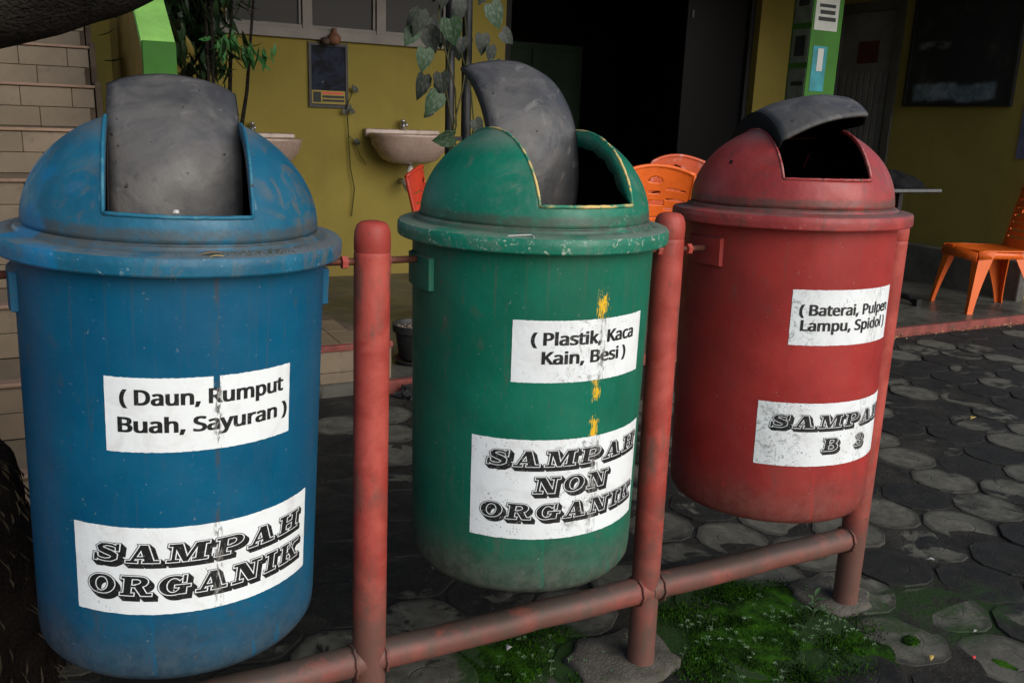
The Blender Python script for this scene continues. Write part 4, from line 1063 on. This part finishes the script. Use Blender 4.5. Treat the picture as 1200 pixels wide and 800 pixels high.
# ------------------------------------------------------------------ wash basins
def make_basin(label):
    b = empty('wash_basin', (0, 0, 0), label, 'sink', 'sinks on the yellow wall')
    def outline(sx, sy, z, yo=0.0, n_=36):
        o = []
        for i in range(n_):
            a = 2 * PI * i / n_; c_, s2 = math.cos(a), math.sin(a); e = .62
            x = math.copysign(abs(c_) ** e, c_) * sx; y = math.copysign(abs(s2) ** (e if s2 > 0 else .8), s2) * sy
            o.append((x, min(y, .2) + yo, z))
        return o
    rings = [outline(.13, .10, -.20, .03), outline(.20, .145, -.17, .02), outline(.265, .19, -.08, .005), outline(.285, .205, -.012, 0), outline(.288, .208, 0, 0), outline(.278, .20, .008, 0),
             outline(.235, .135, .003, -.025), outline(.215, .12, -.04, -.025), outline(.15, .08, -.11, -.02), outline(.02, .02, -.13, -.01)]
    vs = [p for r_ in rings for p in r_]; n_ = 36
    fs = [(j * n_ + i, j * n_ + (i + 1) % n_, (j + 1) * n_ + (i + 1) % n_, (j + 1) * n_ + i) for j in range(len(rings) - 1) for i in range(n_)] + [tuple(range(n_))[::-1], tuple(range(9 * n_, 10 * n_))]
    obj('bowl', [(x, y - .21, z) for x, y, z in vs], fs, M['ceramic'], b, True)
    m = MB(); m.box(-.285, .285, -.06, -.001, -.03, .035, bev=.012); m.out('splashback', M['ceramic'], b, autosmooth=40)
    m = MB(); m.tube([(0, -.05, .03), (0, -.05, .085)], .016, 14); m.tube([(0, -.05, .075), (0, -.09, .085), (0, -.13, .06)], .010, 12); m.tube([(0, -.05, .085), (0, -.05, .105)], [.02, .014], 12); m.out('tap', M['chrome'], b, True)
    m = MB(); m.tube([(.0, -.20, -.2), (0, -.20, -.34), (0, -.19, -.37), (0, -.16, -.385), (0, -.12, -.37), (0, -.08, -.34), (0, 0, -.335)], .020, 14); m.tube([(0, -.2, -.24), (0, -.2, -.29)], .026, 14); m.out('drain_pipe', M['pvc'], b, True)
    return b
b1 = make_basin('pinkish wash basin on the yellow wall between the poster and the vine posts'); b1.location = (2.11, 4.80, 1.08)
b2 = copy_tree(b1); b2.location = (1.04, 4.80, 1.03); b2['label'] = 'pinkish wash basin half hidden behind the blue bin lid'

# ------------------------------------------------------------------ chairs
def make_chair(mat, label):
    c_ = empty('plastic_chair', (0, 0, 0), label, 'chair', 'armless plastic chairs on the terrace')
    # chair faces -y; seat 0.43 high
    def seat(u, q):
        x = (u - .5) * (.43 - .05 * q); y = -.22 + .42 * q
        z = .43 - .020 * math.sin(PI * u) * math.sin(PI * min(1, q * 1.1)) - (.03 * (1 - q / .12) ** 2 if q < .12 else 0); return (x, y, z)
    vs, fs = grid(seat, 17, 15); s2 = obj('seat', vs, fs, mat, c_, True); solid(s2, .007)
    m = MB()
    for sg in (-1, 1):
        vs, fs = [], []
        pts = [(-.22, .425), (-.10, .430), (.05, .430), (.20, .430)]
        for (y, z) in pts: vs += [(sg * (.212 - .05 * (y + .22) / .42), y, z), (sg * (.222 - .05 * (y + .22) / .42), y, z - .055)]
        fs = [(2 * i, 2 * i + 1, 2 * i + 3, 2 * i + 2) for i in range(3)]; m.add(vs, fs)
    m.add([(-.21, -.225, .415), (.21, -.225, .415), (.218, -.235, .355), (-.218, -.235, .355)], [(0, 1, 2, 3)])
    sk = m.out('seat_skirt', mat, c_, True); solid(sk, .006, 0)
    def leg(sx, fr):
        m = MB(); n_ = 9; vs = []
        for i in range(n_):
            q = i / (n_ - 1); z = .425 * (1 - q)
            if fr: cx, cy, wd = .205 + .035 * q, -.205 - .045 * q, .075 * (1 - q) ** 1.6 + .036
            else: cx, cy, wd = .175 + .055 * q, .185 + .09 * q, .11 * (1 - q) ** 1.4 + .038
            s3 = 1 if fr else -1
            # L section: one flange facing sideways and one facing front or back
            vs += [(sx * cx, cy + s3 * wd, z), (sx * cx, cy, z), (sx * (cx - wd * .8), cy, z)]
        fs = []
        for i in range(n_ - 1): b = 3 * i; fs += [(b, b + 1, b + 4, b + 3), (b + 1, b + 2, b + 5, b + 4)]
        o = m.add(vs, fs).out('leg', mat, c_); solid(o, .007, 0)
    for sx in (-1, 1):
        leg(sx, True); leg(sx, False)
    # backrest with slits and finger holes
    nu, nv = 56, 80
    def back(u, q):
        xx = 2 * u - 1; wv = .185 + .03 * q; top = .045 * (1 - xx * xx) * q ** 3
        return (xx * wv, .20 + .10 * q - .045 * (1 - xx * xx) + .0, .40 + .43 * q + top)
    vs, fs = grid(back, nu, nv); keep = []
    for j in range(nv - 1):
        for i in range(nu - 1):
            u, q = (i + .5) / (nu - 1), (j + .5) / (nv - 1); xx = 2 * u - 1; kill = False
            if ((xx / .20) ** 2 + ((q - .865) / .028) ** 2) < 1: kill = True
            if ((xx / .18) ** 2 + ((q - .735) / .016) ** 2) < 1: kill = True
            if abs(xx) < .30 and .60 < q < .65: kill = True
            for s3 in (.78, .665, .555, .45, .34, .23):
                if abs(q - s3) < .0085 and .36 < abs(xx) < .86: kill = True
            for s3 in (.45, .34, .23):
                if abs(q - s3) < .0085 and abs(xx) < .40: kill = True
            if not kill: keep.append(fs[j * (nu - 1) + i])
    bk = obj('backrest', vs, keep, mat, c_, True); solid(bk, .010, 0)
    m = MB()
    for sg in (-1, 1):
        m.tube([back(.5 + .5 * sg, k / 10) for k in range(11)], .011, 8)
    m.tube([back(k / 14, 1) for k in range(15)], .011, 8)
    m.out('back_rim', mat, c_, True)
    return c_
def setmat(root, a):
    for ch in root.children:
        ch.data = ch.data.copy(); ch.data.materials[0] = a
ch1 = make_chair(M['orange'], 'orange plastic chair standing side on by the yellow side wall'); ch1.location = (5.56, 2.42, TZ); ch1.rotation_euler = (0, 0, R(-113))
ch2 = copy_tree(ch1); ch2.location = (2.98, 2.95, TZ); ch2.rotation_euler = (0, 0, R(160)); ch2.scale = (1.0, 1.0, 1.07)
ch2['label'] = 'bright orange slatted plastic chair seen just right of the green bin lid'
ch3 = copy_tree(ch1); ch3.location = (3.72, 3.82, TZ); ch3.rotation_euler = (0, 0, R(172)); ch3.scale = (1.0, 1.0, 1.10); setmat(ch3, M['pinkorange'])
ch3['label'] = 'faded coral plastic chair behind the bright orange chair'
ch4 = copy_tree(ch1); ch4.location = (1.85, 3.02, TZ); ch4.rotation_euler = (0, 0, R(60)); ch4.scale = (1.0, 1.0, 1.02); setmat(ch4, M['redplastic'])
ch4['label'] = 'red plastic chair half hidden behind the green bin under the basin'

# black table with cloth
tb = empty('folding_table', (5.02, 2.85, TZ), 'black table with a pale metal edge standing behind the red bin', 'table')
m = MB(); m.box(-.42, .09, -.30, .28, .79, .815, bev=.003); m.out('table_top', M['black'], tb)
m = MB(); m.box(-.42, .093, -.312, -.3005, .797, .815); m.out('metal_edge', M['alu'], tb)
for x in (-.1, ):
    m = MB(); m.box(.045, .085, -.02, .02, .03, .79); m.out('leg', M['black'], tb)
    m = MB(); m.tube([(.12, -.22, .02), (.12, -.16, .05), (.12, .16, .05), (.12, .22, .02)], .02, 8); m.box(.10, .15, -.245, -.205, 0, .05); m.box(.10, .15, .205, .245, 0, .05); m.out('foot', M['black'], tb)
m = MB(); m.box(-.34, -.30, -.02, .02, .03, .79); m.out('leg', M['black'], tb)
m = MB(); m.tube([(-.32, -.22, .02), (-.32, -.16, .05), (-.32, .16, .05), (-.32, .22, .02)], .02, 8); m.out('foot', M['black'], tb)
def lump(u, q):
    a = 2 * PI * u; e = PI / 2 * q; k = 1 + .22 * mnoise.noise(Vector((math.cos(a) * 2, math.sin(a) * 2, q * 3)))
    return (.24 * math.cos(a) * math.cos(e) * k, .20 * math.sin(a) * math.cos(e) * k, .095 * math.sin(e) * k)
vs, fs = grid(lump, 40, 12, True)
bg_ = obj('black_bag', vs, fs, M['black_cloth'], None, True, loc=(4.96, 2.86, TZ + .816)); tag(bg_, 'crumpled black cloth bag lying on the black table', 'bag')

# ------------------------------------------------------------------ posts with climbing vine, pot, bag
vp = empty('vine_trellis', (1.56, 2.5, TZ), 'pair of slim black posts wrapped by a climbing vine behind the green bin', 'trellis')
for x, r_ in ((-.04, .022), (.045, .024)):
    m = MB(); m.tube([(x, 0, 0), (x, 0, 1.0), (x - .01, 0, 2.0)], r_, 12); m.out('pole', M['black'], vp, True)
for z in (.4, 1.05, 1.5):
    m = MB(); m.box(-.06, .065, -.008, .008, z, z + .02); m.out('crossbar', M['black'], vp)
vn = empty('climbing_vine', (1.54, 2.46, TZ), 'climbing vine with silvery variegated leaves on the black posts', 'vine')
m = MB(); random.seed(12)
for s2 in range(4):
    m.tube([(.03 * s2 - .06 + .05 * math.sin(i * 1.1 + s2 * 2), -.02 + .03 * math.cos(i * 1.1 + s2), i * .16) for i in range(13)], .004, 6)
m.out('stem', M['stem'], vn)
def heart(l, w):
    P = [(0, 0), (-.12, .30), (.02, .55), (.30, .60), (.62, .42), (.86, .16), (1, 0)]
    mid = [(0, 0), (.10, 0), (.25, 0), (.42, 0), (.64, 0), (.84, 0), (1, 0)]
    vs = []; fs = []
    for sg in (1, -1):
        b = len(vs)
        for (x, y), (mx, _) in zip(P, mid): vs += [(x * l, sg * y * w, .12 * abs(y) * w - .18 * x * x * l), (mx * l, 0, -.18 * mx * mx * l)]
        for i in range(6): q = b + 2 * i; fs.append((q, q + 2, q + 3, q + 1) if sg > 0 else (q + 1, q + 3, q + 2, q))
    return vs, fs
vs, fs = heart(.105, .075)
LM = []
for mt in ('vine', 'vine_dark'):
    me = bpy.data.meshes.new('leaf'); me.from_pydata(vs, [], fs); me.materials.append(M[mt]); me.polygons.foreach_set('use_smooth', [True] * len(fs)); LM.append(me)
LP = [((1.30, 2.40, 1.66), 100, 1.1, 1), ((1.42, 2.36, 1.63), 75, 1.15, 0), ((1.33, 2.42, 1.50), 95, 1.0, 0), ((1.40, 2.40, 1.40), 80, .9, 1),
      ((1.38, 2.38, 1.31), 118, 1.1, 0), ((1.46, 2.38, 1.12), 165, 1.0, 0), ((1.56, 2.37, 1.20), 60, .75, 1), ((1.62, 2.36, 1.71), 60, 1.15, 0), ((1.66, 2.38, 1.47), 90, .8, 1),
      ((1.76, 2.38, 1.38), 40, .85, 1), ((1.48, 2.40, 1.72), 80, .9, 1), ((1.70, 2.40, 1.60), 35, .8, 1), ((1.36, 2.41, 1.24), 130, .5, 1), ((1.28, 2.43, 1.58), 120, .8, 0), ((1.50, 2.40, 1.56), 95, .7, 1), ((1.60, 2.40, 1.58), 85, .9, 1)]
random.seed(63)
for _ in range(16): LP.append(((random.uniform(1.30, 1.66), random.uniform(2.4, 2.5), random.uniform(1.35, 1.85)), random.uniform(50, 130), random.uniform(.6, 1.2), 1 if random.random() < .7 else 0))
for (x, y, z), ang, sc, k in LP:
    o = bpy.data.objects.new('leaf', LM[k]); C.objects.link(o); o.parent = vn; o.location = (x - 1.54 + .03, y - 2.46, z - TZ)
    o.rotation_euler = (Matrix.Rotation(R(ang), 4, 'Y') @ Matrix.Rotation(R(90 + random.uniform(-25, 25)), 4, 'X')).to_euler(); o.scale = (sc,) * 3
tg = empty('plant_tag', (1.67, 2.44, 1.38), 'small white printed tag fixed to the right vine post', 'tag')
m = MB(); m.box(-.045, .045, -.003, .003, 0, .05); m.out('plate', M['paper'], tg)
m = MB(); m.box(-.035, .04, -.005, -.0035, .028, .038); m.box(-.035, .03, -.005, -.0035, .010, .020); m.out('print', simple('purple_ink', (.05, .03, .10, 1), .6), tg)
pt = empty('plant_pot', (1.33, 2.42, TZ), 'black plastic plant pot on a saucer beside the first red post', 'pot')
m = MB(); m.lathe([(.001, .022), (.075, .022), (.082, .03), (.10, .15), (.112, .155), (.114, .19), (.106, .19), (.10, .165), (.001, .16)], 32); m.out('pot', M['pot'], pt, autosmooth=40)
m = MB(); m.lathe([(.001, .002), (.09, .002), (.115, .02), (.108, .022), (.09, .008), (.001, .008)], 32); m.out('saucer', M['pot'], pt, True)
m = MB(); random.seed(8)
for i in range(60):
    a = random.uniform(0, 6.3); r_ = .095 * math.sqrt(random.random()); x, y = r_ * math.cos(a), r_ * math.sin(a); q = random.uniform(.006, .013)
    m.lathe([(.0005, 0), (q, q * .4), (q * .7, q), (.0005, q * 1.1)], 6, c=(x, y, .162))
m.out('gravel', simple('pot_gravel', (.16, .12, .09, 1), .9), pt)
def crumple(u, q):
    a = 2 * PI * u; e = PI / 2 * q; d = Vector((math.cos(a) * math.cos(e), math.sin(a) * math.cos(e), math.sin(e)))
    k = 1 + .55 * mnoise.noise(d * 3.1); return (.10 * d.x * k, .06 * d.y * k, .055 * d.z * k)
vs, fs = grid(crumple, 48, 16, True); o = obj('plastic_bag', vs, fs, M['bag'], None, False, loc=(1.22, 2.06, -.002)); tag(o, 'crumpled black plastic bag on the pavement below the plant pot', 'bag')

# ------------------------------------------------------------------ shrub behind the balustrade
def shrub(name, loc, label, clusters, seed, leafl=.16, stems=True):
    rng = random.Random(seed); t_ = empty(name, loc, label, 'shrub'); md, mb_, my = MB(), MB(), MB()
    for (cx, cy, cz, rx, ry, rz, n_, kind) in clusters:
        for i in range(n_):
            p = Vector((cx + rx * rng.gauss(0, .5), cy + ry * rng.gauss(0, .5), cz + rz * rng.gauss(0, .5)))
            l_ = leafl * rng.uniform(.6, 1.1); vs, fs = leaf_verts(l_, l_ * .13, .3, -.12, 4)
            Mx = Matrix.Translation(p) @ Matrix.Rotation(rng.uniform(0, 6.3), 4, 'Z') @ Matrix.Rotation(R(rng.uniform(10, 85)), 4, 'Y') @ Matrix.Rotation(rng.uniform(-.6, .6), 4, 'X')
            (md if kind == 0 else mb_ if kind == 1 else my).add([Mx @ Vector(w) for w in vs], fs)
    md.out('foliage', M['leaf'], t_, True)
    if mb_.v: mb_.out('bright_foliage', M['leaf_b'], t_, True)
    if my.v: my.out('yellow_foliage', M['leaf_y'], t_, True)
    m = MB()
    for i in range(7):
        a = rng.uniform(0, 6.3); m.tube([(0, 0, -.3), (.08 * math.cos(a), .05 * math.sin(a), .4), (.2 * math.cos(a), .12 * math.sin(a), 1.0), (.3 * math.cos(a), .2 * math.sin(a), 1.9)], [.02, .016, .01, .004], 7)
    m.out('stem', M['bark'], t_, True)
    return t_
shrub('leafy_shrub', (.60, 3.6, .3), 'dark leafy shrub growing between the balustrade and the window',
      [(-.08, 0, 1.80, .27, .3, .40, 2400, 0), (-.12, .05, 1.45, .17, .2, .25, 1100, 0), (.02, -.05, 1.22, .10, .12, .14, 60, 0), (.10, -.12, 1.26, .12, .1, .08, 34, 1), (.22, -.12, 1.24, .10, .08, .06, 14, 1), (-.14, -.25, 1.25, .02, .02, .03, 1, 2), (-.1, .1, .9, .2, .2, .4, 200, 0)], 31, .13)

# ------------------------------------------------------------------ fibrous trunk at the left, branch overhead
tk = empty('fibrous_palm_trunk', (-.47, .52, 0), 'dark fibrous palm trunk stump standing left behind the blue bin', 'trunk')
def trunk(u, q):
    a = 2 * PI * u; z = -.03 + .80 * q; lean = -.02 * q - .22 * q ** 5; rr = .215 + .03 * (1 - q) ** 3 - .09 * q ** 6
    rr *= 1 + .10 * mnoise.noise(Vector((math.cos(a) * 7, math.sin(a) * 7, z * 3))) + .08 * mnoise.noise(Vector((math.cos(a) * 2.5, math.sin(a) * 2.5, z * 9))) + .05 * mnoise.noise(Vector((math.cos(a) * 9, math.sin(a) * 9, z * 25)))
    return (rr * math.cos(a) + lean, rr * math.sin(a), z)
vs, fs = grid(trunk, 72, 60, True); vs.append((-.25, 0, .78)); nb = len(vs) - 1
fs += [(59 * 72 + i, 59 * 72 + (i + 1) % 72, nb) for i in range(72)]
obj('trunk', vs, fs, M['fibre_dark'], tk, True)
m = MB(); random.seed(44)
for i in range(1700):
    u = random.random(); q = random.uniform(.02, .98); p = Vector(trunk(u, q)); a = 2 * PI * u; o_ = Vector((math.cos(a), math.sin(a), 0))
    l_ = random.uniform(.015, .045); tdir = (o_ * random.uniform(.1, .7) + Vector((0, 0, -1)) + Vector((-o_.y, o_.x, 0)) * random.uniform(-.7, .7)).normalized(); sd = Vector((-o_.y, o_.x, 0)) * .0006
    m.add([p - sd, p + sd, p + tdir * l_ * .6 + o_ * .006 + sd, p + tdir * l_ + o_ * .002], [(0, 1, 2), (0, 2, 3)], 0 if random.random() < .5 else 1)
tag(m.out('fibres', [M['fibre_dark'], M['fibre']], tk), kind='stuff')
tr = empty('tree', (-1.6, .7, 0), 'large dark tree whose thick bough crosses the top left corner', 'tree')
def Lp(p): return Vector(p) - Vector((-1.6, .7, 0))
def limb(pts, rad, name, n_=20, sub=8):
    P = []; Rr = []
    for i in range(len(pts) - 1):
        for k in range(sub):
            q = k / sub; P.append(Lp(Vector(pts[i]).lerp(Vector(pts[i + 1]), q))); Rr.append(rad[i] + (rad[i + 1] - rad[i]) * q)
    P.append(Lp(pts[-1])); Rr.append(rad[-1])
    for it in range(3): P = [P[0]] + [(P[i - 1] + P[i] * 2 + P[i + 1]) / 4 for i in range(1, len(P) - 1)] + [P[-1]]
    m = MB(); m.tube(P, Rr, n_); o = m.out(name, M['bark'], tr, True)
    for w_ in o.data.vertices: w_.co += Vector((mnoise.noise(w_.co * 9), mnoise.noise(w_.co * 9 + Vector((5, 0, 0))), mnoise.noise(w_.co * 9 + Vector((0, 7, 0))))) * .018
    return o
limb([(-1.6, .7, -.05), (-1.55, .68, .6), (-1.4, .6, 1.1), (-1.3, .55, 1.6), (-1.45, .5, 2.6), (-1.2, .4, 4.0)], [.26, .2, .18, .17, .14, .08], 'trunk')
limb([(-1.33, .56, 1.25), (-.9, .52, 1.34), (-.45, .5, 1.405), (-.22, .5, 1.435), (-.05, .5, 1.495), (.12, .5, 1.60), (.5, .45, 1.9), (.9, .3, 2.5), (1.2, .2, 3.2)], [.14, .135, .136, .134, .124, .112, .09, .06, .03], 'bough')
limb([(-1.45, .5, 2.4), (-.9, -.2, 2.9), (-.1, -.3, 3.3), (.8, .1, 3.5)], [.1, .08, .06, .03], 'bough')
m = MB(); random.seed(77)
for (cx, cy, cz, rx, ry, rz, n_) in [(-.6, 1.2, 3.6, 1.2, 1.0, .5, 1500), (.8, .9, 3.7, 1.2, .9, .5, 1500), (1.2, .8, 3.1, .5, .5, .3, 300), (-1.4, .4, 3.8, .9, .9, .6, 700)]:
    for i in range(n_):
        p = Lp((cx + rx * random.gauss(0, .5), cy + ry * random.gauss(0, .5), cz + rz * random.gauss(0, .5))); l_ = random.uniform(.10, .18)
        vs, fs = leaf_verts(l_, l_ * .28, .25, .1, 3); Mx = Matrix.Translation(p) @ Matrix.Rotation(random.uniform(0, 6.3), 4, 'Z') @ Matrix.Rotation(R(random.uniform(-20, 60)), 4, 'Y') @ Matrix.Rotation(random.uniform(-.7, .7), 4, 'X')
        m.add([Mx @ Vector(w_) for w_ in vs], fs)
m.out('crown', M['leaf'], tr, True)  # unseen crown, added to shade the bins from overhead light
